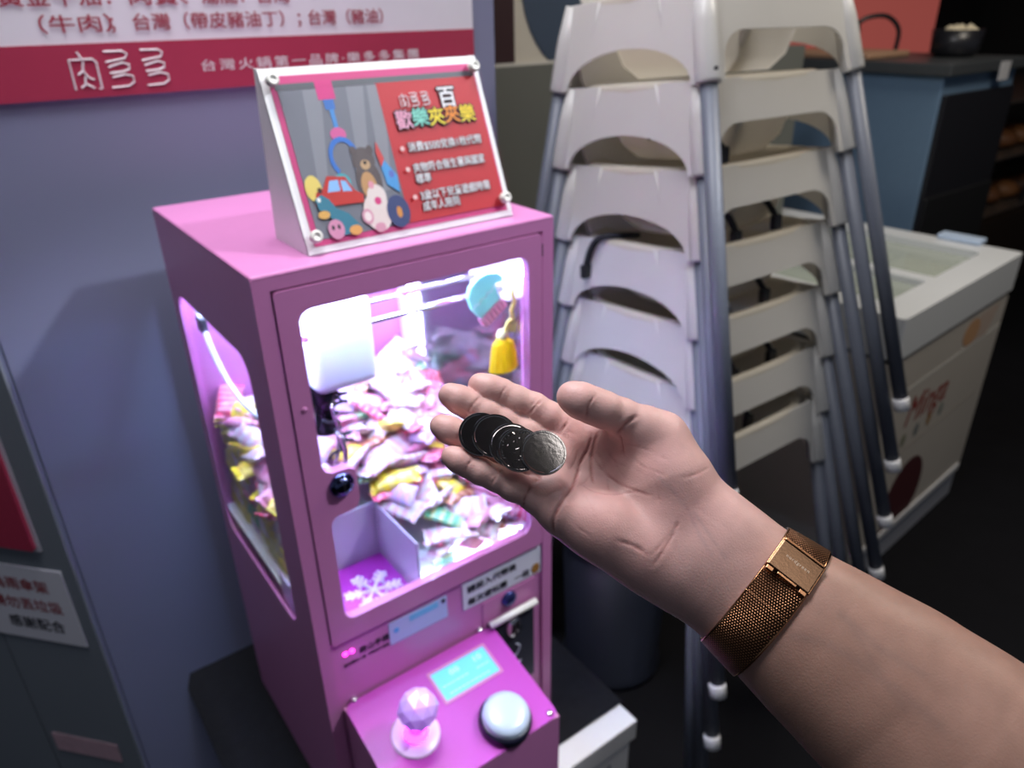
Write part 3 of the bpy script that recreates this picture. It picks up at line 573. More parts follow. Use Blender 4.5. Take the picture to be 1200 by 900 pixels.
# ================================================================ stack of high chairs
HX, HY, LEG, SPX, SPY, SKH = .187, .170, .614, .0725, .121, .133
tx, ty = SPX/LEG, SPY/LEG
def hc_corner(sx, sy, z): return Vector((sx*(HX-tx*z), sy*(HY-ty*z), z))
def build_chair():
    t = thing('high_chair', 'x', 'high chair', group='stacked high chairs')
    bars = []
    # skirt faces: side walls (x-) with arch, front (y-) with flat-topped opening, back plain
    def face(a, b, outline, name):
        A0, B0 = a(0), b(0); A1, B1 = a(SKH), b(SKH); o = (A0+B0)/2; xd = (B0-A0); yd = ((A1+B1)/2-o)
        M = frame(o, xd, yd); w0, w1, h = xd.length, (B1-A1).length, yd.length
        pts = outline(w0/2, w1/2, h)
        return mk(name, plate(pts, [], M @ Matrix.Translation((0, 0, .001)), .004), CHAIRW, t)
    def arch(w0, w1, h):
        rw, rh = w0*.82, h*.43
        return [(-w0, 0), (-rw, 0)]+[(-rw*math.cos(q), rh*math.sin(q)) for q in [math.pi*k/18 for k in range(1, 18)]]+[(rw, 0), (w0, 0), (w1, h), (-w1, h)]
    def flat_open(w0, w1, h):
        rw, rh, r = w0*.84, h*.52, .042
        L = [(-rw, 0), (-rw+.004, rh-r)]+[(-rw+.004+r*1.2-r*1.2*math.cos(q), rh-r+r*math.sin(q)) for q in [math.pi/2*k/6 for k in range(1, 7)]]
        R = [(-x, y) for x, y in L[::-1]]
        return [(-w0, 0)]+L+R+[(w0, 0), (w1, h), (-w1, h)]
    plain = lambda w0, w1, h: [(-w0, 0), (w0, 0), (w1, h), (-w1, h)]
    c = lambda sx, sy: (lambda z: hc_corner(sx, sy, z))
    face(c(-1, 1), c(-1, -1), arch, 'side_wall'); face(c(1, -1), c(1, 1), arch, 'side_wall'); face(c(-1, -1), c(1, -1), flat_open, 'front_wall'); face(c(1, 1), c(-1, 1), plain, 'back_wall')
    # moulded ribs on the side walls
    for q in (-.28, .30):
        p0 = hc_corner(-1, -1, .07).lerp(hc_corner(-1, 1, .07), .5+q*.9); p1 = hc_corner(-1, -1, SKH).lerp(hc_corner(-1, 1, SKH), .5+q*.75)
        mk('rib', tube([p0+Vector((-.0035, 0, 0)), p1+Vector((-.0035, 0, 0))], [.0012, .0035], 8), CHAIRW, t, True)
    for sx in (-1, 1):
        for sy in (-1, 1):
            mk('leg_socket', tube([hc_corner(sx, sy, z)+Vector((-sx*.004, -sy*.004, 0)) for z in (0, .004, .08, SKH)], [.0185, .0195, .0185, .013], 14), CHAIRW, t, True)
            l = mk('leg', tube([hc_corner(sx, sy, .03)+Vector((-sx*.004, -sy*.004, 0)), hc_corner(sx, sy, -LEG+.012)+Vector((-sx*.004, -sy*.004, 0))], .0132, 12), GREYT, t, True)
            mk('foot_cap', tube([hc_corner(sx, sy, -LEG+z)+Vector((-sx*.004, -sy*.004, 0)) for z in (.0, .002, .022, .026)], [.011, .0148, .0152, .0138], 12), WHITE, l, True, 'white plastic foot')
    # seat bucket (nests in the one below) and rim
    bm = NB(); rings = []
    def sup(hx, hy, z, n=36):
        o = []
        for k in range(n):
            a = 2*math.pi*k/n; cc, ss = math.cos(a), math.sin(a)
            o.append(bm.verts.new((math.copysign(abs(cc)**.5, cc)*hx, math.copysign(abs(ss)**.5, ss)*hy, z)))
        return o
    rx, ry = HX-tx*SKH, HY-ty*SKH
    for hx, hy, z in ((rx+.006, ry+.006, SKH-.012), (rx+.008, ry+.008, SKH), (rx-.002, ry-.002, SKH+.004), (rx-.008, ry-.008, SKH-.01), (rx-.03, ry-.026, .08), (rx-.045, ry-.04, .035), (rx-.07, ry-.06, .012)): rings.append(sup(hx, hy, z))
    for A, B in zip(rings, rings[1:]):
        for k in range(36): bm.faces.new((A[k], A[(k+1) % 36], B[(k+1) % 36], B[k]))
    bm.faces.new(rings[-1]); mk('seat_bucket', bm, translucent(mat('warm_white_plastic', (.74, .70, .62), .4, noise=.05, nscale=10), .4, (.85, .8, .7)), t, True, 'cream seat shell')
    mk('crotch_post', tube([(-.045, -ry+.012, SKH-.02), (-.04, -ry+.03, .08), (-.036, -.075, .028)], [.014, .013, .016], 10), CHAIRW, t, True)
    bk = rrect(-rx+.02, rx-.02, 0, .085, .03)
    mk('backrest', plate(bk, [], frame((0, ry-.004, SKH-.012), (1, 0, 0), (0, .12, 1)), .005), CHAIRW, t)
    mk('screw_hole', tube([hc_corner(-1, -1, .020)+Vector((-.008, -.0190, 0)), hc_corner(-1, -1, .020)+Vector((-.008, -.0225, 0))], .0028, 8), BLACK, t)
    return t
def strap(p, t, pts):
    s = mk('harness_strap', tube(smooth_path(pts, 4), .006, 6), BLKCLOTH, t, True, 'black harness strap')
    q = Vector(pts[-1]); mk('buckle', box(q.x-.011, q.x+.011, q.y-.006, q.y+.006, q.z-.02, q.z+.004, .003), BLACK, s)
def copy_tree(o, parent=None):
    c = o.copy(); COL.objects.link(c)
    if parent is not None: c.parent = parent
    for ch in list(o.children): copy_tree(ch, c)
    return c
chair0 = build_chair()
NTH = ['topmost', 'second from the top', 'third from the top', 'fourth from the top', 'third from the bottom', 'second from the bottom', 'lowest']
CPOS = [(.901, .253, 1.328, -.101), (.894, .238, 1.200, -.101), (.894, .227, 1.072, -.101), (.893, .216, .945, -.098), (.892, .204, .824, -.085), (.89, .192, .715, -.05), (.887, .18, LEG+.001, 0.)]
chairs = [chair0]+[copy_tree(chair0) for _ in range(6)]
for i, (o, (x, y, z, a)) in enumerate(zip(chairs, CPOS)):
    o.location = (x, y, z); o.rotation_euler = (a, .009 if a else 0, 0)
    o['label'] = f'white plastic high chair with grey tube legs, {NTH[i]} of the stack'
rx, ry = HX-tx*SKH, HY-ty*SKH
def chair_strap(i, pts):
    o = chairs[i]; s0 = bpy.data.objects.get
    s = mk('harness_strap', tube(smooth_path(pts, 4), .006, 6), BLKCLOTH, None, True, 'black harness strap'); s.parent = o; s.matrix_parent_inverse = Matrix()
    q = Vector(pts[-1]); b = mk('buckle', box(q.x-.011, q.x+.011, q.y-.006, q.y+.006, q.z-.022, q.z+.004, .003), BLACK, None); b.parent = s
chair_strap(3, [(-.10, ry-.09, .13), (-rx+.01, ry-.10, SKH+.008), (-rx-.012, ry-.075, SKH+.004), (-rx-.016, ry-.055, SKH-.02), (-rx-.019, ry-.045, SKH-.05)])
for i, dx in ((1, -.13), (2, .02), (3, .0), (4, .03), (5, -.03), (6, -.09)):
    chair_strap(i, [(dx, .0, .05), (dx+.01, -.06, .065), (dx+.02, -ry+.035, .06), (dx+.028, -ry+.012, .03)])
    if dx > -.08: chair_strap(i, [(dx-.10, .02, .06), (dx-.09, -.06, .07), (dx-.085, -ry+.03, .05), (dx-.08, -ry+.012, .02)])

# ================================================================ dark bin between the chair legs
t = thing('waste_bin', 'dark round waste bin standing under the stacked high chairs', 'bin', (.80, .30, 0))
BINM = mat('dark_navy_plastic', (.010, .012, .022), .42)
T0 = Matrix.Translation((.80, .30, 0))
mk('bucket', lathe([(0, .002), (.112, .002), (.118, .006), (.119, .018), (.112, .022), (.125, .40), (.121, .40), (.108, .03), (0, .03)], T0, 40), BINM, t, True)
mk('rim', lathe([(.1245, .385), (.131, .388), (.131, .402), (.122, .404), (.121, .395)], T0, 40), BINM, t, True)

# ================================================================ ice cream chest freezer
FA = math.radians(4.5); FRM = Matrix.Translation((1.435, .070, 0)) @ Matrix.Rotation(FA, 4, 'Z')
FL, FD, FHt = .72, .95, .81
t = thing('chest_freezer', 'white ice cream chest freezer with glass lids and fruit print', 'freezer', FRM @ Vector((FL/2, FD/2, 0)))
def fbox(name, a, m, parent, bev=.004, label=None):
    b = box(*a, bev); b.transform(FRM); return mk(name, b, m, parent, label=label)
FW = mat('freezer_white', (.50, .46, .41), .4, noise=.05, nscale=6)
FWR = mat('freezer_rim_white', (.66, .68, .70), .3, noise=.03)
bod = fbox('body', (0, FL, 0, FD, .10, .69), FW, t); fbox('plinth', (.004, FL-.004, .004, FD, 0, .10), mat('freezer_grey_base', (.36, .37, .42), .45), t)
fbox('shadow_gap', (.004, FL-.004, .004, FD-.004, .69, .705), BLACK, t)
rim = plate(rrect(-.006, FL+.006, -.006, FD+.006, .012), [rrect(.075, FL-.075, .075, FD-.075, .02)], FRM @ Matrix.Translation((0, 0, .705)), .105); mk('rim', rim, FWR, t)
fbox('well_floor', (.06, FL-.06, .06, FD-.06, .66, .70), flat((.30, .33, .27)), t)
fbox('rim_bar', (.30, .345, .075, FD-.075, .775, .809), FWR, t)
for x0, x1 in ((.075, .30), (.345, FL-.075)):
    fbox('glass_lid', (x0, x1, .075, FD-.075, .786, .791), mat('frosted_lid_glass', (.60, .66, .60), .12, alpha=.45), t, .001)
    for q in range(4): fbox('ice_cream_tray', (x0+.01, x1-.01, .09+.2*q, .275+.2*q, .70, .76), flat([(.5, .5, .38), (.42, .48, .36), (.55, .54, .44), (.40, .46, .38)][q]), t)
XF = FRM @ frame((0, -.0008, 0), (1, 0, 0), (0, 0, 1))
pf = mk('printed_front', plate([(.005, .105), (FL-.005, .105), (FL-.005, .685), (.005, .685)], [], XF, .0006), FW, t, label='front with red script and dark fruit print')
def fpic(pts, c, z=.0007): return mk('picture_shape', plate(pts, [], XF @ Matrix.Translation((0, 0, z)), .0003), flat(c), pf)
fpic([(.06, .585), (FL-.01, .595), (FL-.01, .603), (.06, .593)], (.62, .6, .55)); fpic([(.45, .60), (.60, .60), (.66, .68), (.52, .68)], (.46, .36, .30), .0009); fpic(ell(.48, .640, .055, .038), (.48, .27, .14), .0011)
fpic(ell(.265, .215, .115, .115, 30), (.06, .008, .012), .001); fpic([(.13, .10), (.17, .16), (.25, .12), (.30, .17), (.36, .115), (.40, .10)], (.06, .008, .012), .0012)
for k, cc in enumerate(((.2, .2, .14), (.16, .18, .18), (.3, .17, .07), (.2, .22, .2))): fpic(ell(.17+.075*k, .425+.004*k, .014, .020), cc, .001)
fpic([(.14, .385), (.66, .395), (.66, .40), (.14, .39)], (.38, .34, .30), .001)
text('script_lettering', 'Minga', XF @ Matrix.Translation((.145, .470, .001)), .115, flat((.24, .02, .015)), pf, fitw=.25, off=.012, shear=.35)
fbox('base_rail', (.02, FL-.02, -.006, 0, .105, .13), flat((.6, .6, .62)), t)
tag(mk('white_scoop_tray', (lambda b: (b.transform(FRM), b)[1])(box(FL-.02, FL+.03, .10, .22, .811, .826, .004)), mat('blue_white_plastic', (.5, .62, .8), .3)), 'pale blue plastic strip on the far corner of the freezer rim', 'tray')

# ================================================================ dark serving cabinet behind the freezer
t = thing('serving_cabinet', 'tall cabinet with blue-grey side and black front behind the freezer', 'cabinet', (2.6, .9, 0))
mk('body', box(2.352, 2.84, .536, 1.5, 0, 1.235, .004), mat('blue_grey_sheet_metal', (.15, .24, .36), .35, .2), t)
mk('black_front', box(2.36, 2.835, .522, .536, 0, 1.18, .003), BLACK, t); mk('drawer_front', box(2.365, 2.83, .512, .524, .45, .86, .004), mat('black_laminate', (.01, .01, .011), .4), t)
mk('drawer_front', box(2.365, 2.83, .512, .524, .05, .43, .004), bpy.data.materials['black_laminate'], t)
mk('top_slab', box(2.33, 2.85, .51, 1.52, 1.235, 1.27, .004), mat('dark_slab', (.05, .055, .06), .35), t)
mk('price_tag', box(2.655, 2.72, .507, .510, 1.205, 1.262), flat((.5, .5, .52)), t, label='white price tag')
tag(mk('serving_tray', box(2.36, 2.62, .80, 1.15, 1.271, 1.290, .005), flat((.42, .25, .16))), 'brown tray on top of the serving cabinet', 'tray')
t = thing('condiment_pot', 'black pot of pale garnish on the cabinet top', 'pot', (2.68, .68, 1.27))
T0 = Matrix.Translation((2.68, .68, 1.2705))
mk('pot', lathe([(0, 0), (.06, 0), (.075, .02), (.08, .085), (.076, .085), (.07, .02), (0, .015)], T0, 24), BLACK, t, True)
for k in range(14):
    a = k*2.4; r = .012+.05*((k*.37) % 1); b = NB(); bmesh.ops.create_icosphere(b, subdivisions=1, radius=.016); bmesh.ops.translate(b, verts=b.verts, vec=(2.68+r*math.cos(a), .68+r*math.sin(a), 1.345+.012*((k*.61) % 1)))
    mk('garnish_piece', b, flat((.7, .62, .45)), t, True)
t = thing('desk_lamp', 'black gooseneck lamp curving over the brown tray', 'lamp', (2.66, .80, 1.27))
mk('neck', tube(smooth_path([(2.70, .90, 1.271), (2.70, .90, 1.35), (2.66, .93, 1.395), (2.60, .97, 1.392), (2.565, .99, 1.365)]), .008, 8), BLACK, t, True)
mk('head', lathe([(0, .04), (.02, .035), (.028, 0), (.024, -.03), (0, -.028)], Matrix.Translation((2.56, .995, 1.35)), 16), BLACK, t, True); mk('base', lathe([(0, 0), (.04, 0), (.04, .008), (0, .012)], Matrix.Translation((2.70, .90, 1.2705)), 20), BLACK, t, True)
tag(mk('red_light_panel', box(3.2, 4.75, 1.8, 1.84, 1.0, 2.2), mat('lit_red_panel', (.35, .08, .07), .5, emit=(.55, .12, .10), es=.42)), 'dim red backlit panel in the far background', 'panel')
tag(mk('display_back_board', box(3.3, 5.6, 2.0, 2.05, 0, 2.3), mat('very_dark_board', (.012, .01, .01), .6)), 'near-black board behind the food display', 'board')

# dark food display on the right
t = thing('food_display', 'dark display case with glass shelves of brown food at far right', 'display case', (4.3, 1.2, 0))
mk('base_unit', box(3.55, 5.6, .95, 1.7, 0, .42), mat('dark_wood', (.025, .015, .01), .5), t)
for z in (.43, .72, .99): mk('shelf', box(3.55, 5.6, .98, 1.65, z, z+.012), mat('smoky_shelf', (.10, .08, .07), .3), t)
for x in (3.56, 4.5, 5.58): mk('upright', tube([(x, 1.0, .42), (x, 1.0, 1.05)], .01, 8), BLACK, t)
for r_i, z in enumerate((.442, .732)):
    for k in range(9):
        x = 3.68+.21*k+.02*r_i; b = NB(); bmesh.ops.create_icosphere(b, subdivisions=2, radius=1)
        for v in b.verts: v.co = Vector((x+v.co.x*.085, 1.13+v.co.y*.10, z+.05+max(v.co.z, -.9)*.055+.006*math.sin(v.co.x*7+k)))
        tag(mk('bread_loaf', b, flat([(.16, .06, .02), (.22, .09, .03), (.11, .045, .02)][k % 3]), smooth=True), f'brown loaf on the {["lower", "upper"][r_i]} shelf of the dark food display', 'bread', f'loaves on the {["lower", "upper"][r_i]} display shelf')
bpy.data.objects.remove(_to)

# ================================================================ the hand and forearm (one continuous skin, grown from a distance field)
def P3(u, v, d): return unproj(u, v, d)
def R3(px, d): return px*d/F
A_ = P3(500, 455, .36); B_ = P3(1270, 1000, .30)
g1 = (B_-A_)/np.linalg.norm(B_-A_); g3 = CW-g1*(CW@g1); g3 /= np.linalg.norm(g3); g2 = np.cross(g3, g1)
GM = np.stack([g1, g2, g3])                                    # rows: grid axes in world
def loc(p): return GM @ (np.asarray(p)-A_)
VOX = .00082
lo = np.array([-.012, -.085, -.060]); hi = np.array([np.linalg.norm(B_-A_)-.03, .080, .085])
dims = np.ceil((hi-lo)/VOX).astype(int)
ax = [(lo[k]+VOX*np.arange(dims[k])).astype(np.float32) for k in range(3)]
BIG = np.float32(.03)
def cone(field, pa, pb, ra, rb, k, flat3=None):
    """smooth-union a tapered capsule into field (in place, only inside its own box)"""
    a, b = loc(pa).astype(np.float32), loc(pb).astype(np.float32); pad = max(ra, rb)+k+.004
    i0 = np.maximum(((np.minimum(a, b)-pad-lo)/VOX).astype(int), 0); i1 = np.minimum(((np.maximum(a, b)+pad-lo)/VOX).astype(int)+2, dims)
    if (i1 <= i0).any(): return
    X = ax[0][i0[0]:i1[0], None, None]-a[0]; Y = ax[1][None, i0[1]:i1[1], None]-a[1]; Z = ax[2][None, None, i0[2]:i1[2]]-a[2]
    d = b-a; L2 = float(d@d)+1e-12
    h = np.clip((X*d[0]+Y*d[1]+Z*d[2])/L2, 0, 1)
    dist = np.sqrt((X-h*d[0])**2+(Y-h*d[1])**2+(Z-h*d[2])**2)-(ra+(rb-ra)*h)
    sl = tuple(slice(i0[q], i1[q]) for q in range(3)); f = field[sl]
    if k <= 0: field[sl] = np.minimum(f, dist); return
    hh = np.clip(.5+.5*(f-dist)/k, 0, 1); field[sl] = f+(dist-f)*hh-k*hh*(1-hh)
def newf(): return np.full(dims, BIG, np.float32)
def chain(field, pts, k=.003):
    """pts: (u, v, depth, radius in px)"""
    for p, q in zip(pts, pts[1:]): cone(field, P3(*p[:3]), P3(*q[:3]), R3(p[3], p[2]), R3(q[3], q[2]), k)
def blob(field, u, v, d, r, k=.006): cone(field, P3(u, v, d), P3(u, v, d+.0001), R3(r, d), R3(r, d), k)
palm = newf()
# metacarpal fans
chain(palm, [(664, 508, .3990, 22), (700, 540, .3985, 27), (800, 612, .388, 32)], .006)
chain(palm, [(646, 529, .3940, 22), (690, 562, .3935, 27), (795, 632, .384, 33)], .006)
chain(palm, [(632, 556, .3855, 21), (680, 588, .3855, 27), (785, 648, .379, 33)], .006)
chain(palm, [(634, 582, .3770, 20), (684, 606, .377, 27), (775, 662, .374, 32)], .006)
# pads under the fingers
for u, v, d, r in ((668, 520, .3915, 17), (655, 541, .3865, 16), (648, 566, .378, 17), (650, 588, .3715, 17)): blob(palm, u, v, d, r, .007)
# little-finger-side muscle
chain(palm, [(664, 602, .3735, 25), (712, 620, .3725, 33), (760, 650, .3725, 34), (800, 680, .3735, 34)], .013)
# thumb muscle
chain(palm, [(768, 518, .3825, 31), (784, 556, .3800, 41), (803, 594, .3795, 42)], .012)
chain(palm, [(745, 552, .3860, 30), (765, 590, .3830, 33)], .010)
# wrist and forearm: two rounded bones side by side
ARM = [(790, 613, .3800, 64, .62), (831, 647, .3765, 67, .68), (871, 681, .3730, 68, .72), (913, 715, .3665, 75, .76), (957, 749, .360, 85, .79), (1000, 782, .353, 93, .80), (1050, 820, .345, 105, .80), (1120, 882, .332, 122, .80), (1290, 1030, .300, 158, .80)]
for sgn in (1, 0, -1):
    pts = []
    for i, (u, v, d, hw, rr) in enumerate(ARM):
        a, b = ARM[max(i-1, 0)], ARM[min(i+1, len(ARM)-1)]; tx_, ty_ = b[0]-a[0], b[1]-a[1]; L = math.hypot(tx_, ty_); nx_, ny_ = ty_/L, -tx_/L
        r = hw*rr; off = (hw-r)*sgn
        pts.append((u+nx_*off, v+ny_*off, d+(.0022 if sgn == 0 else 0), r*(1. if sgn else .98)))
    chain(palm, pts, .014)
chain(palm, [(668, 500, .4000, 21), (705, 512, .3985, 25), (745, 530, .394, 30)], .008)
FING = {
 'index': [(662, 504, .3960, 19.5), (643, 490, .3900, 19), (625, 479, .3835, 18.8), (605, 470, .3765, 17.6), (586, 461, .3705, 17.4), (573, 456, .3665, 16.6), (563, 451.5, .3640, 14.6)],
 'middle': [(640, 522, .3910, 19.5), (616, 508, .3835, 18.5), (591, 495, .3765, 18), (570, 484, .3700, 17), (551, 475, .3640, 16.8), (538, 468, .3605, 16), (528, 463, .3580, 14.4)],
 'ring': [(626, 551, .3825, 19), (600, 539, .3755, 18), (577, 528, .3695, 17.2), (556, 517.5, .3630, 16.3), (538, 509, .3575, 16), (526, 503.5, .3540, 15), (517, 499, .3520, 13.6)],
 'little': [(625, 580, .3735, 18), (602, 570, .3675, 16.4), (581, 560, .3625, 15.6), (563, 552, .3580, 14.6), (547, 544.5, .3545, 14.4), (537, 539, .3525, 13.4), (529, 534.5, .3510, 12)],
 'thumb': [(775, 512, .3815, 29), (752, 499, .3790, 23.5), (728, 488, .3760, 21.5), (708, 480, .3735, 21.2), (694, 475, .3720, 21.6), (680, 469, .3710, 20.8), (670.5, 465, .3705, 18.4)]}
for nm in ('index', 'middle', 'ring', 'little'):                # gentle curl
    d0 = FING[nm][0][2]; FING[nm] = [(u, v, d0+(d-d0)*.22, r) for u, v, d, r in FING[nm]]
G = palm.copy()
for nm, pts in FING.items():
    f = newf(); chain(f, pts, .0022)
    # soft pads facing the camera
    for i in (1, 3, 5):
        u, v, d, r = pts[i]; blob(f, u, v+1.0, d-R3(r*.24, d), r*.82, .004)
    k = .009 if nm == 'thumb' else .005
    hh = np.clip(.5+.5*(palm-f)/k, 0, 1); un = palm+(f-palm)*hh-k*hh*(1-hh)
    G = np.minimum(G, un)
# surface nets
def surface_nets(G):
    s = G < 0; nx, ny, nz = G.shape
    c = s[:-1, :-1, :-1].astype(np.int8)
    cnt = np.zeros((nx-1, ny-1, nz-1), np.int8)
    for i in (0, 1):
        for j in (0, 1):
            for k in (0, 1): cnt += s[i:nx-1+i, j:ny-1+j, k:nz-1+k]
    act = np.argwhere((cnt > 0) & (cnt < 8)); idx = np.full(cnt.shape, -1, np.int32); idx[tuple(act.T)] = np.arange(len(act))
    acc = np.zeros((len(act), 3)); n = np.zeros(len(act)); x, y, z = act.T
    corners = [(i, j, k) for i in (0, 1) for j in (0, 1) for k in (0, 1)]; val = {cc: G[x+cc[0], y+cc[1], z+cc[2]] for cc in corners}
    for a in corners:
        for q in range(3):
            if a[q]: continue
            b = list(a); b[q] = 1; b = tuple(b); va, vb = val[a], val[b]; m = (va < 0) != (vb < 0); tt = va[m]/(va[m]-vb[m])
            p = np.tile(np.array(a, float), (m.sum(), 1)); p[:, q] = tt; acc[m] += p; n[m] += 1
    V = act+acc/n[:, None]; quads = []
    for q in range(3):
        sl0 = [slice(None)]*3; sl1 = [slice(None)]*3; sl0[q] = slice(0, -1); sl1[q] = slice(1, None)
        ch = np.argwhere(s[tuple(sl0)] != s[tuple(sl1)]); o1, o2 = (q+1) % 3, (q+2) % 3
        ok = (ch[:, o1] > 0) & (ch[:, o2] > 0) & (ch[:, o1] < G.shape[o1]-1) & (ch[:, o2] < G.shape[o2]-1); ch = ch[ok]
        inside = s[tuple(ch.T)]
        def at(d1, d2):
            e = ch.copy(); e[:, o1] += d1; e[:, o2] += d2; return idx[tuple(e.T)]
        Q = np.stack([at(-1, -1), at(0, -1), at(0, 0), at(-1, 0)], 1); Q[~inside] = Q[~inside][:, ::-1]; quads.append(Q)
    return V, np.concatenate(quads)
def sample(G, Lp):
    g = (Lp-lo)/VOX; i = np.clip(np.floor(g).astype(int), 0, dims-2); t = np.clip(g-i, 0, 1)
    o = 0
    for a in (0, 1):
        for b in (0, 1):
            for c in (0, 1): o = o+G[i[:, 0]+a, i[:, 1]+b, i[:, 2]+c]*np.abs(1-a-t[:, 0])*np.abs(1-b-t[:, 1])*np.abs(1-c-t[:, 2])
    return o
def to_surface(uv):
    """where the camera ray through each pixel meets the skin"""
    uv = np.asarray(uv, float); out = []
    ds = np.arange(.30, .46, .0006)
    for u, v in uv:
        pts = CAM+ds[:, None]*ray(u, v); f = sample(G, (pts-A_) @ GM.T); k = np.argmax(f < 0)
        out.append(pts[k] if f[k] < 0 else None)
    return out
V, Q = surface_nets(G)
V = V*VOX+lo
gn = np.stack([sample(G, V+np.eye(3)[q]*VOX)-sample(G, V-np.eye(3)[q]*VOX) for q in range(3)], 1); gn /= np.linalg.norm(gn, axis=1)[:, None]+1e-9
VW = V @ GM+A_; NW = gn @ GM
# creases: pixel polylines laid on the skin, (points, depth mm, width mm)
def cr(*p, c=True): return [(480+x/3, 420+y/3) for x, y in p] if c else list(p)
CREASE = [
 (cr((345, 92), (330, 112), (318, 135), (305, 152)), .55, .7), (cr((468, 145), (445, 165), (428, 185), (415, 200)), .6, .7), (cr((452, 138), (432, 160), (415, 182)), .4, .6), (cr((560, 215), (545, 240), (525, 268)), .7, .8),
 (cr((248, 135), (228, 155), (210, 178), (195, 200)), .55, .7), (cr((228, 350), (210, 368), (198, 390), (194, 402)), .5, .7), (cr((330, 385), (308, 405), (295, 430), (285, 452)), .6, .7), (cr((315, 380), (296, 402), (284, 430)), .4, .6), (cr((430, 440), (415, 470), (403, 500), (400, 530)), .8, .8),
 (cr((180, 262), (170, 275), (160, 292)), .45, .7),
 (cr((655, 125), (638, 150), (625, 175), (622, 210)), .6, .8), (cr((645, 122), (628, 150)), .35, .6),
 (cr((662, 262), (650, 300), (640, 345), (640, 400), (648, 440)), .9, 1.1), (cr((640, 268), (630, 310), (600, 370), (590, 410), (572, 455), (545, 490), (520, 530), (505, 575), (508, 615)), .9, 1.0), (cr((640, 340), (670, 385), (720, 430), (780, 460), (850, 480)), .5, .8),
 (cr((740, 265), (748, 300), (756, 345)), .8, .9), (cr((795, 205), (765, 225), (742, 250), (735, 268)), 1.1, 1.2), (cr((700, 320), (720, 360), (770, 385)), .35, .6), (cr((600, 440), (650, 470), (720, 480), (790, 470), (850, 485)), .35, .7),
 (cr((575, 455), (610, 440), (640, 400)), .3, .6), (cr((730, 640), (790, 660), (835, 690)), .6, .9), (cr((950, 560), (925, 620), (890, 680), (855, 730)), .55, .8), (cr((915, 610), (890, 650), (850, 690)), .4, .7), (cr((1050, 385), (1000, 410), (960, 420)), .3, .6), (cr((680, 295), (700, 335), (730, 380), (755, 420)), .3, .6),
 (cr((520, 430), (560, 470), (590, 520)), .2, .5), (cr((610, 470), (640, 520), (650, 570)), .2, .5), (cr((770, 330), (820, 380), (900, 410)), .25, .6), (cr((760, 300), (830, 320), (910, 360)), .25, .6), (cr((850, 400), (870, 460), (880, 520)), .25, .6), (cr((560, 560), (600, 600), (640, 630)), .2, .6), (cr((660, 330), (690, 400), (700, 470)), .3, .6), (cr((590, 300), (585, 350), (560, 400)), .25, .5), (cr((960, 500), (990, 560), (1000, 620)), .2, .6),
 (cr((545, 245), (570, 262), (600, 280)), .25, .6), (cr((430, 395), (455, 420), (430, 440)), .7, 1.0)]
VEIN = [(cr((880, 420), (930, 470), (980, 540), (1020, 620), (1060, 690)), .8), (cr((1000, 540), (1040, 600), (1110, 700)), .8), ([(985, 720), (1000, 735), (1008, 750), (1030, 790), (1060, 830)], 1.6), ([(930, 745), (980, 760), (1040, 800), (1100, 850)], 2.0), ([(1004, 735), (1030, 760), (1080, 790)], 1.5)]
disp = np.zeros(len(V)); crease_w = np.zeros(len(V)); vein_w = np.zeros(len(V))
facing = (NW @ CW) < .15
def seg_dist(P, a, b):
    d = b-a; h = np.clip(((P-a) @ d)/(d @ d+1e-12), 0, 1); return np.linalg.norm(P-a-h[:, None]*d, axis=1)
def lay(pts):
    pp = smooth_path([(u, v, 0) for u, v in pts], 4); w_ = [q for q in to_surface([p[:2] for p in pp]) if q is not None]; return w_
for pts, dep, wid in CREASE:
    w_ = lay(pts)
    if len(w_) < 2: continue
    allp = np.array(w_); c0 = (allp.min(0)+allp.max(0))/2; sel = np.where((np.abs(VW-c0) < (allp.max(0)-allp.min(0))/2+.004).all(1) & facing)[0]
    if not len(sel): continue
    dm = np.min([seg_dist(VW[sel], a, b) for a, b in zip(w_, w_[1:])], 0); g = np.exp(-(dm/(wid*.00072))**2)
    ends = np.minimum(np.linalg.norm(VW[sel]-w_[0], axis=1), np.linalg.norm(VW[sel]-w_[-1], axis=1)); g *= np.clip(ends/.003, .35, 1)
    disp[sel] = np.minimum(disp[sel], -dep*.00105*g+.0); disp[sel] += .00010*dep*np.exp(-((dm-.0022)/.0012)**2); crease_w[sel] = np.maximum(crease_w[sel], g*min(1, dep*1.2))
for pts, wid in VEIN:
    w_ = lay(pts)
    if len(w_) < 2: continue
    allp = np.array(w_); c0 = (allp.min(0)+allp.max(0))/2; sel = np.where((np.abs(VW-c0) < (allp.max(0)-allp.min(0))/2+.008).all(1) & facing)[0]
    dm = np.min([seg_dist(VW[sel], a, b) for a, b in zip(w_, w_[1:])], 0); vein_w[sel] = np.maximum(vein_w[sel], np.exp(-(dm/(wid*.0013))**2))
VW = VW+NW*disp[:, None]
me = bpy.data.meshes.new('person'); me.vertices.add(len(VW)); me.vertices.foreach_set('co', VW.astype(np.float32).ravel())
me.loops.add(Q.size); me.loops.foreach_set('vertex_index', Q.astype(np.int32).ravel()); me.polygons.add(len(Q)); me.polygons.foreach_set('loop_start', np.arange(0, Q.size, 4, dtype=np.int32))
me.update(calc_edges=True); me.validate(); me.shade_smooth()
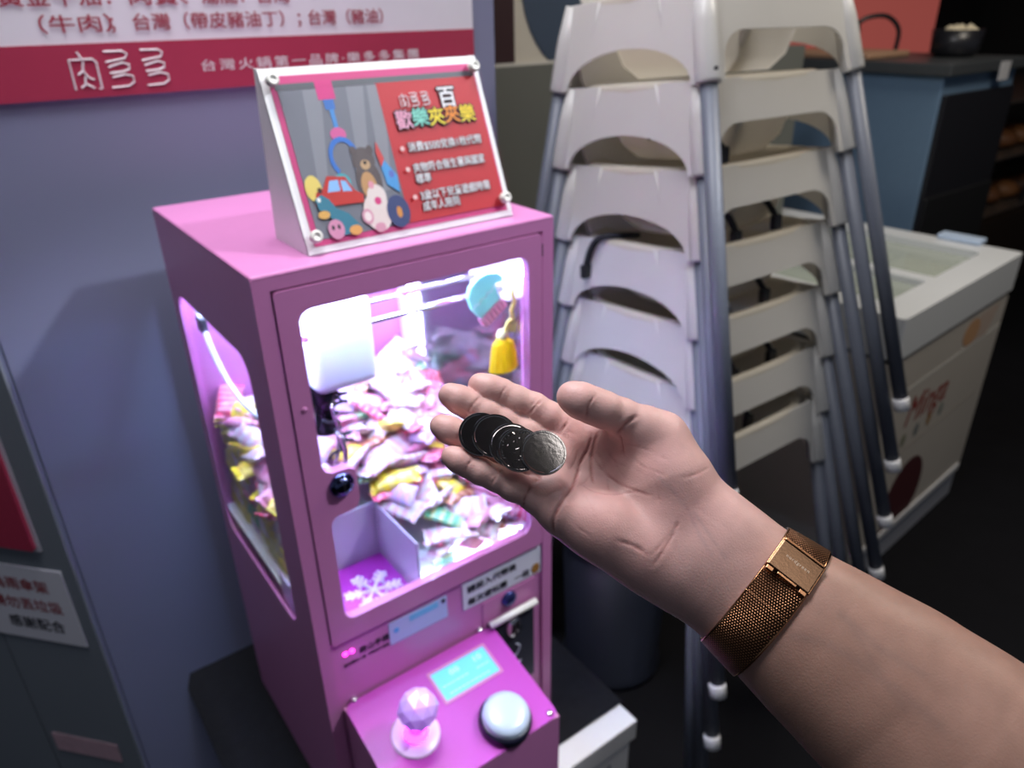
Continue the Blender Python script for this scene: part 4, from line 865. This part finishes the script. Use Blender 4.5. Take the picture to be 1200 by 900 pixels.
# skin tone: pinker palm and finger tips, tan forearm darkened further to stand for its shade; faint veins and reddish crease lines belong to the skin
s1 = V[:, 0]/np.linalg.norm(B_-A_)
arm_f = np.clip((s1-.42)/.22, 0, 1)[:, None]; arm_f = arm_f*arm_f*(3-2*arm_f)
tip = np.zeros(len(V))
for nm, pts in FING.items():
    for i, rad in ((6, .011), (5, .010)): tip = np.maximum(tip, np.exp(-(np.linalg.norm(VW-P3(*pts[i][:3]), axis=1)/rad)**2))
blush = np.zeros(len(V))
for u, v, d, rad in ((700, 612, .365, .020), (750, 645, .364, .016), (790, 590, .370, .018), (660, 590, .366, .012), (668, 515, .386, .012), (770, 540, .37, .014)): blush = np.maximum(blush, .8*np.exp(-(np.linalg.norm(VW-P3(u, v, d), axis=1)/rad)**2))
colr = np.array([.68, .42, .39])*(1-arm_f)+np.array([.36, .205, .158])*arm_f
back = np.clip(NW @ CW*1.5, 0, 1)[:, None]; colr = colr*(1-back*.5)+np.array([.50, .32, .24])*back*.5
pk = np.clip(tip*.75+blush, 0, 1)[:, None]; colr = colr*(1-pk*.55)+np.array([.70, .34, .33])*pk*.55
colr = colr*(1-.48*crease_w[:, None]*np.array([.55, 1, 1])); colr = colr*(1-.11*vein_w[:, None]*np.array([1, .72, .45]))
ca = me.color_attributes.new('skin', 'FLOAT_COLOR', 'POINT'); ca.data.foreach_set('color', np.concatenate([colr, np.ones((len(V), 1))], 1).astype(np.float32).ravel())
SK = bpy.data.materials.new('skin'); SK.use_nodes = True; N = SK.node_tree.nodes; L = SK.node_tree.links; b = N['Principled BSDF']
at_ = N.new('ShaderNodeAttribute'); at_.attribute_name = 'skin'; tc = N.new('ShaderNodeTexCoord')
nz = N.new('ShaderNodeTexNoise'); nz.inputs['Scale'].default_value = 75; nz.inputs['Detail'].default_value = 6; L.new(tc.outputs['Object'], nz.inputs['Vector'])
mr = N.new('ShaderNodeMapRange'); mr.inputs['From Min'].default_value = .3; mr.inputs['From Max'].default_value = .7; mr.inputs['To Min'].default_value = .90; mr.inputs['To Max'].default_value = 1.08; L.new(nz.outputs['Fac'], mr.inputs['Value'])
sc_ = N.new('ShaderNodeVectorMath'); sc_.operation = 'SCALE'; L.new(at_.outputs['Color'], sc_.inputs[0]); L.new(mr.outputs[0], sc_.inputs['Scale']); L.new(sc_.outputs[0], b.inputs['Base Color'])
b.inputs['Roughness'].default_value = .48; b.inputs['Subsurface Weight'].default_value = .12; b.inputs['Subsurface Scale'].default_value = .004; b.inputs['Specular IOR Level'].default_value = .4
vo = N.new('ShaderNodeTexVoronoi'); vo.feature = 'DISTANCE_TO_EDGE'; vo.inputs['Scale'].default_value = 620; L.new(tc.outputs['Object'], vo.inputs['Vector'])
nf = N.new('ShaderNodeTexNoise'); nf.inputs['Scale'].default_value = 900; nf.inputs['Detail'].default_value = 6; L.new(tc.outputs['Object'], nf.inputs['Vector'])
ad = N.new('ShaderNodeMath'); ad.operation = 'MULTIPLY_ADD'; ad.inputs[1].default_value = .8; L.new(vo.outputs['Distance'], ad.inputs[0]); L.new(nf.outputs['Fac'], ad.inputs[2])
bp = N.new('ShaderNodeBump'); bp.inputs['Strength'].default_value = .22; bp.inputs['Distance'].default_value = .0004; L.new(ad.outputs[0], bp.inputs['Height']); L.new(bp.outputs[0], b.inputs['Normal'])
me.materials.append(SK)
PERS = bpy.data.objects.new('person', me); COL.objects.link(PERS)
tag(PERS, "person's bare right forearm and open upturned hand holding five metal tokens", 'person')
# nails on the far side of the finger tips
NAIL = mat('fingernail', (.62, .40, .36), .25, noise=.02)
for nm, pts in FING.items():
    a, c = P3(*pts[6][:3]), P3(*pts[4][:3]); dirn = (a-c)/np.linalg.norm(a-c); r = R3(pts[6][3], pts[6][2])
    out = CW-dirn*(CW @ dirn); out /= np.linalg.norm(out); sd = np.cross(dirn, out); bm = NB(); gr = []
    for i in range(7):
        row = []
        for j in range(7):
            s_, q_ = -1+i/3, -1+j/3; wd = r*.6*(1-.12*abs(q_)**3)
            p = a+dirn*(q_*r*.6-r*.30)+sd*(s_*wd)+out*(r*(1.03-.40*s_*s_-.08*q_*q_)); row.append(bm.verts.new(p))
        gr.append(row)
    for i in range(6):
        for j in range(6): bm.faces.new((gr[i][j], gr[i+1][j], gr[i+1][j+1], gr[i][j+1]))
    bmesh.ops.solidify(bm, geom=bm.faces[:], thickness=.0007)
    mk('fingernail', bm, NAIL, PERS, True)

# ================================================================ tokens in the hand
TOK = []
cn = np.array([.12, .40, -1.]); cn /= np.linalg.norm(cn)           # coin normal in camera axes (right, up, forward)
nW = cn[0]*CR+cn[1]*CU+cn[2]*CW
TR, TT = .01115, .0017
uvs = [(564, 509), (580, 511), (600, 522), (609, 527), (637, 530.5)]
dz = [.3600]; cc = [P3(*uvs[0], dz[0])]
for (u, v) in uvs[1:]:
    lo_, hi_ = .33, .40                                        # depth so that the coin lies exactly one thickness above the one before
    for _ in range(40):
        m_ = (lo_+hi_)/2
        if (P3(u, v, m_)-cc[-1]) @ nW > TT*1.02: lo_ = m_
        else: hi_ = m_
    cc.append(P3(u, v, (lo_+hi_)/2))
cc = np.array(cc)
e1 = np.cross(nW, CU); e1 /= np.linalg.norm(e1); e2 = np.cross(nW, e1)
angs = np.linspace(0, 2*math.pi, 40, endpoint=False); disc = np.concatenate([TR*q*(np.cos(angs)[:, None]*e1+np.sin(angs)[:, None]*e2) for q in (.3, .65, 1.)])
und = np.concatenate([c-nW*TT/2+disc for c in cc])
lo_, hi_ = -.03, .03                                           # slide the fan of tokens along its normal until it just touches skin
for _ in range(40):
    m_ = (lo_+hi_)/2; f = sample(G, ((und+nW*m_)-A_) @ GM.T)
    if np.sort(f)[3] < -.0005: lo_ = m_
    else: hi_ = m_
shift = (lo_+hi_)/2; print('token shift', shift)
cc = cc+nW*shift
cc = np.array([hitpl(*q, c, nW) for q, c in zip(uvs, cc)])
_v = ray(*uvs[4]); _v = _v/np.linalg.norm(_v); _q = _v-2*(_v @ nW)*nW; print('token mirrors', cc[4], _q, cc[4]+_q*((CEIL-cc[4][2])/_q[2]))
TKM = mat('nickel_token', (.50, .47, .46), .08, 1., noise=.12, nscale=300, bump=.012, bscale=500)
tok_lab = ['blank nickel token at the finger end, lowest of the fan', 'blank nickel token second from the finger end of the fan', 'nickel token in the middle of the fan, mostly covered', 'embossed nickel token partly under the top token', 'blank nickel token on top of the fan, nearest the palm']
for i, c in enumerate(cc):
    M = frame(c, e1, e2)
    if (M.to_3x3() @ Vector((0, 0, 1))).dot(Vector(nW)) < 0: M = frame(c, e2, e1)
    M = M @ Matrix.Rotation(.7*i, 4, 'Z')
    h = TT/2
    prof = [(0, -h+.0002), (TR*.88, -h+.0002), (TR*.90, -h), (TR*.985, -h), (TR, -h+.00015), (TR, h-.00015), (TR*.985, h), (TR*.91, h), (TR*.885, h-.0002), (0, h-.0002)]
    t = thing('metal_token', tok_lab[i], 'token', tuple(c), 'tokens in the hand')
    mk('disc', lathe(prof, M, 64), TKM, t, False)
    for p in COL.objects[-1:] if False else []: pass
    if i == 3:
        b = NB()
        for k in range(26):
            a = math.radians(100+k*9.5); q = TR*(.74+.02*math.sin(k*2.3)); p = M @ Vector((q*math.cos(a), q*math.sin(a), h-.0002))
            tube([p, p+(M.to_3x3() @ Vector((math.cos(a+.8*math.sin(k)), math.sin(a+.8*math.sin(k)), 0)))*.0011], .00025, 5, b)
        mk('raised_border', b, TKM, t)
        b = NB()
        for k in range(9):
            x, y = -.0045+.0042*(k % 3), -.004+.0034*(k//3)
            tube([M @ Vector((x+dx*.0012, y+dy*.0012, h-.0002)) for dx, dy in ((-.6, -1), (.4*math.sin(k), -.2), (-.3, .4), (.7, 1.))], .0003, 5, b)
        mk('raised_emblem', b, TKM, t)

# ================================================================ wristwatch: bronze mesh band with its clasp
Ca = P3(893, 702, .3695); Ta = P3(*ARM[4][:3])-P3(*ARM[2][:3]); Ta /= np.linalg.norm(Ta)
n1 = -CW-Ta*((-CW) @ Ta); n1 /= np.linalg.norm(n1); n2 = np.cross(Ta, n1)
NA, NS, HWD = 96, 9, .0104
rr_ = np.linspace(.012, .06, 240); rad = np.zeros((NS, NA))
for j, s_ in enumerate(np.linspace(-HWD, HWD, NS)):
    for i in range(NA):
        a = 2*math.pi*i/NA; d_ = math.cos(a)*n1+math.sin(a)*n2; pts = Ca+Ta*s_+rr_[:, None]*d_; f = sample(G, (pts-A_) @ GM.T); k = int(np.argmax(f > 0)); rad[j, i] = rr_[k]
for _ in range(6): rad = (rad+np.roll(rad, 1, 1)+np.roll(rad, -1, 1))/3
sv = np.linspace(-1, 1, NS)[:, None]; mean = rad.mean(0); slope = (rad*sv).sum(0)/(sv**2).sum(); rad = np.maximum(rad.min(), mean+slope*sv)+.0003
def bandp(a, s_, off):
    i = (a/(2*math.pi)*NA) % NA; i0 = int(i) % NA; t_ = i-int(i); q = (s_/HWD+1)/2*(NS-1); j0 = min(int(max(q, 0)), NS-2); u_ = q-j0
    r0 = rad[j0, i0]*(1-t_)+rad[j0, (i0+1) % NA]*t_; r1 = rad[j0+1, i0]*(1-t_)+rad[j0+1, (i0+1) % NA]*t_
    return Ca+Ta*s_+(r0*(1-u_)+r1*u_+off)*(math.cos(a)*n1+math.sin(a)*n2)
t = WT = thing('wristwatch', 'bronze mesh-band wristwatch worn on the forearm, clasp facing up', 'watch', tuple(Ca))
verts = []; faces = []; uvs_ = []
NA2 = 240
for i in range(NA2):
    a = 2*math.pi*i/NA2
    for s_, off in ((-HWD, .0001), (-HWD, .0012), (-HWD*.97, .0016), (0, .0017), (HWD*.97, .0016), (HWD, .0012), (HWD, .0001)): verts.append(bandp(a, s_, off))
bm = NB(); bv = [bm.verts.new(v) for v in verts]; uvl = bm.loops.layers.uv.new('UVMap'); K = 7
SV = [-HWD, -HWD, -HWD*.97, 0, HWD*.97, HWD, HWD]
for i in range(NA2):
    for k in range(K-1):
        i2 = (i+1) % NA2; f = bm.faces.new((bv[i*K+k], bv[i*K+k+1], bv[i2*K+k+1], bv[i2*K+k]))
        for lp, (ii, kk_) in zip(f.loops, ((i, k), (i, k+1), (i+1, k+1), (i+1, k))): lp[uvl].uv = (ii/NA2*.178*1000, SV[kk_]*1000)
MESHM = bpy.data.materials.new('bronze_mesh'); MESHM.use_nodes = True; N = MESHM.node_tree.nodes; L = MESHM.node_tree.links; b = N['Principled BSDF']
b.inputs['Metallic'].default_value = 1; b.inputs['Roughness'].default_value = .33
uvn = N.new('ShaderNodeUVMap'); uvn.uv_map = 'UVMap'
sx_ = N.new('ShaderNodeSeparateXYZ'); L.new(uvn.outputs[0], sx_.inputs[0])
def mth(op, a, bval=None, b2=None):
    n = N.new('ShaderNodeMath'); n.operation = op
    if hasattr(a, 'links'): L.new(a, n.inputs[0])
    else: n.inputs[0].default_value = a
    if b2 is not None: L.new(b2, n.inputs[1])
    elif bval is not None: n.inputs[1].default_value = bval
    return n.outputs[0]
PIT = 2*math.pi/1.05                                            # one link every 0.85 mm
sxx = mth('MULTIPLY', sx_.outputs[0], PIT); syy = mth('MULTIPLY', sx_.outputs[1], PIT*.8)
row = mth('MULTIPLY', mth('SIGN', mth('SINE', mth('MULTIPLY', sxx, .5))), math.pi/2); syo = mth('ADD', syy, b2=row)
hgt = mth('MULTIPLY', mth('ABSOLUTE', mth('SINE', mth('MULTIPLY', sxx, .5))), b2=mth('ABSOLUTE', mth('SINE', mth('MULTIPLY', syo, .5))))
rp = N.new('ShaderNodeValToRGB'); rp.color_ramp.elements[0].position = .12; rp.color_ramp.elements[0].color = (.035, .016, .009, 1); rp.color_ramp.elements[1].position = .6; rp.color_ramp.elements[1].color = (.40, .19, .10, 1)
L.new(hgt, rp.inputs[0]); L.new(rp.outputs[0], b.inputs['Base Color'])
bp = N.new('ShaderNodeBump'); bp.inputs['Strength'].default_value = .9; bp.inputs['Distance'].default_value = .0005; L.new(hgt, bp.inputs['Height']); L.new(bp.outputs[0], b.inputs['Normal'])
mk('mesh_band', bm, MESHM, t, True, 'woven bronze mesh band')
BRZ = mat('polished_bronze', (.46, .23, .12), .2, 1., noise=.05, bump=.02, bscale=500)
for s_ in (-HWD, HWD): mk('band_edge', tube([bandp(2*math.pi*i/NA2, s_, .0009) for i in list(range(NA2))+[0]], .00075, 6), BRZ, t, True)
# clasp angle: where the band passes nearest the pixel of the clasp centre
aa = np.linspace(0, 2*math.pi, 720); bp_ = np.array([bandp(a, 0, .002) for a in aa]); uvb, zb = project(bp_); vis = [(np.cos(a)*n1+np.sin(a)*n2) @ CW < .35 for a in aa]
dd = np.hypot(uvb[:, 0]-914, uvb[:, 1]-653)+np.where(vis, 0, 1e4); a0 = aa[int(np.argmin(dd))]
da = .004/mean.mean(); po = bandp(a0, 0, .0022); tang = bandp(a0+da, 0, .0022)-bandp(a0-da, 0, .0022); tang /= np.linalg.norm(tang)
if project(po+tang*.01)[0][1] > project(po)[0][1]: tang = -tang                # tang points up in the picture
KM = frame(po, tuple(Ta), tuple(tang)); kn = KM.to_3x3() @ Vector((0, 0, 1))
if kn.dot(Vector(CAM-po)) < 0: KM = frame(po, tuple(-Ta), tuple(tang))
cw_, chh = .0107, .0078
def kbox(name, a, m, par, bev=.0004, label=None):
    q = box(*a, bev); q.transform(KM); return mk(name, q, m, par, label=label)
cl = kbox('clasp', (-cw_, cw_, -chh, chh, -.0016, .0016), mat('dark_bronze_clasp', (.26, .15, .09), .24, 1., noise=.08, bump=.03, bscale=900), t, .0006, 'flat bronze fold clasp')
kbox('clasp_roll', (-cw_, cw_, chh-.0004, chh+.0016, -.0008, .0019), BRZ, cl, .0007)
kbox('hinge', (-.0050, .0050, -chh-.0014, -chh+.0002, -.0010, .0014), BRZ, cl, .0004)
for x in (-.0085, .0085): kbox('hinge_lug', (x-.0019, x+.0019, -chh-.0024, -chh+.0002, -.0014, .0012), BRZ, cl, .0005)
for s_ in (-1, 1): kbox('clasp_side', (s_*cw_-.0005, s_*cw_+.0005, -chh, chh+.001, -.0026, .0012), BRZ, cl, .0003)
# small maker's lettering pressed into the clasp
_tc2 = bpy.data.curves.new('clasp_text', 'FONT'); _to2 = bpy.data.objects.new('clasp_text', _tc2); COL.objects.link(_to2); _tc2.body = 'nordgreen'; _tc2.align_x = 'CENTER'; _tc2.space_character = 1.25
bpy.context.view_layer.update(); me = bpy.data.meshes.new_from_object(_to2.evaluated_get(bpy.context.evaluated_depsgraph_get())); bpy.data.objects.remove(_to2)
me.materials.clear(); me.transform(KM @ Matrix.Translation((.0, .0008, .00165)) @ Matrix.Diagonal((.0023, .0023, 1, 1))); mkd('engraved_lettering', me, mat('pale_engraving', (.75, .6, .48), .5, .6), cl)
# watch case on the back of the wrist
ab = math.pi*.97; pb = bandp(ab, 0, .003); ob = math.cos(ab)*n1+math.sin(ab)*n2
tb = np.cross(ob, Ta); WM = frame(pb, tuple(Ta), tuple(np.cross(ob, Ta)))
if (WM.to_3x3() @ Vector((0, 0, 1))).dot(Vector(ob)) < 0: WM = frame(pb, tuple(-Ta), tuple(np.cross(ob, Ta)))
cs = mk('watch_case', lathe([(0, -.001), (.017, -.001), (.0185, .001), (.0185, .0045), (.0172, .006), (.0165, .0055), (0, .0052)], WM, 48), BRZ, t, True)
mk('dial', lathe([(0, .0056), (.0160, .0056), (.0160, .0053)], WM, 40), flat((.7, .7, .68), .3), cs)
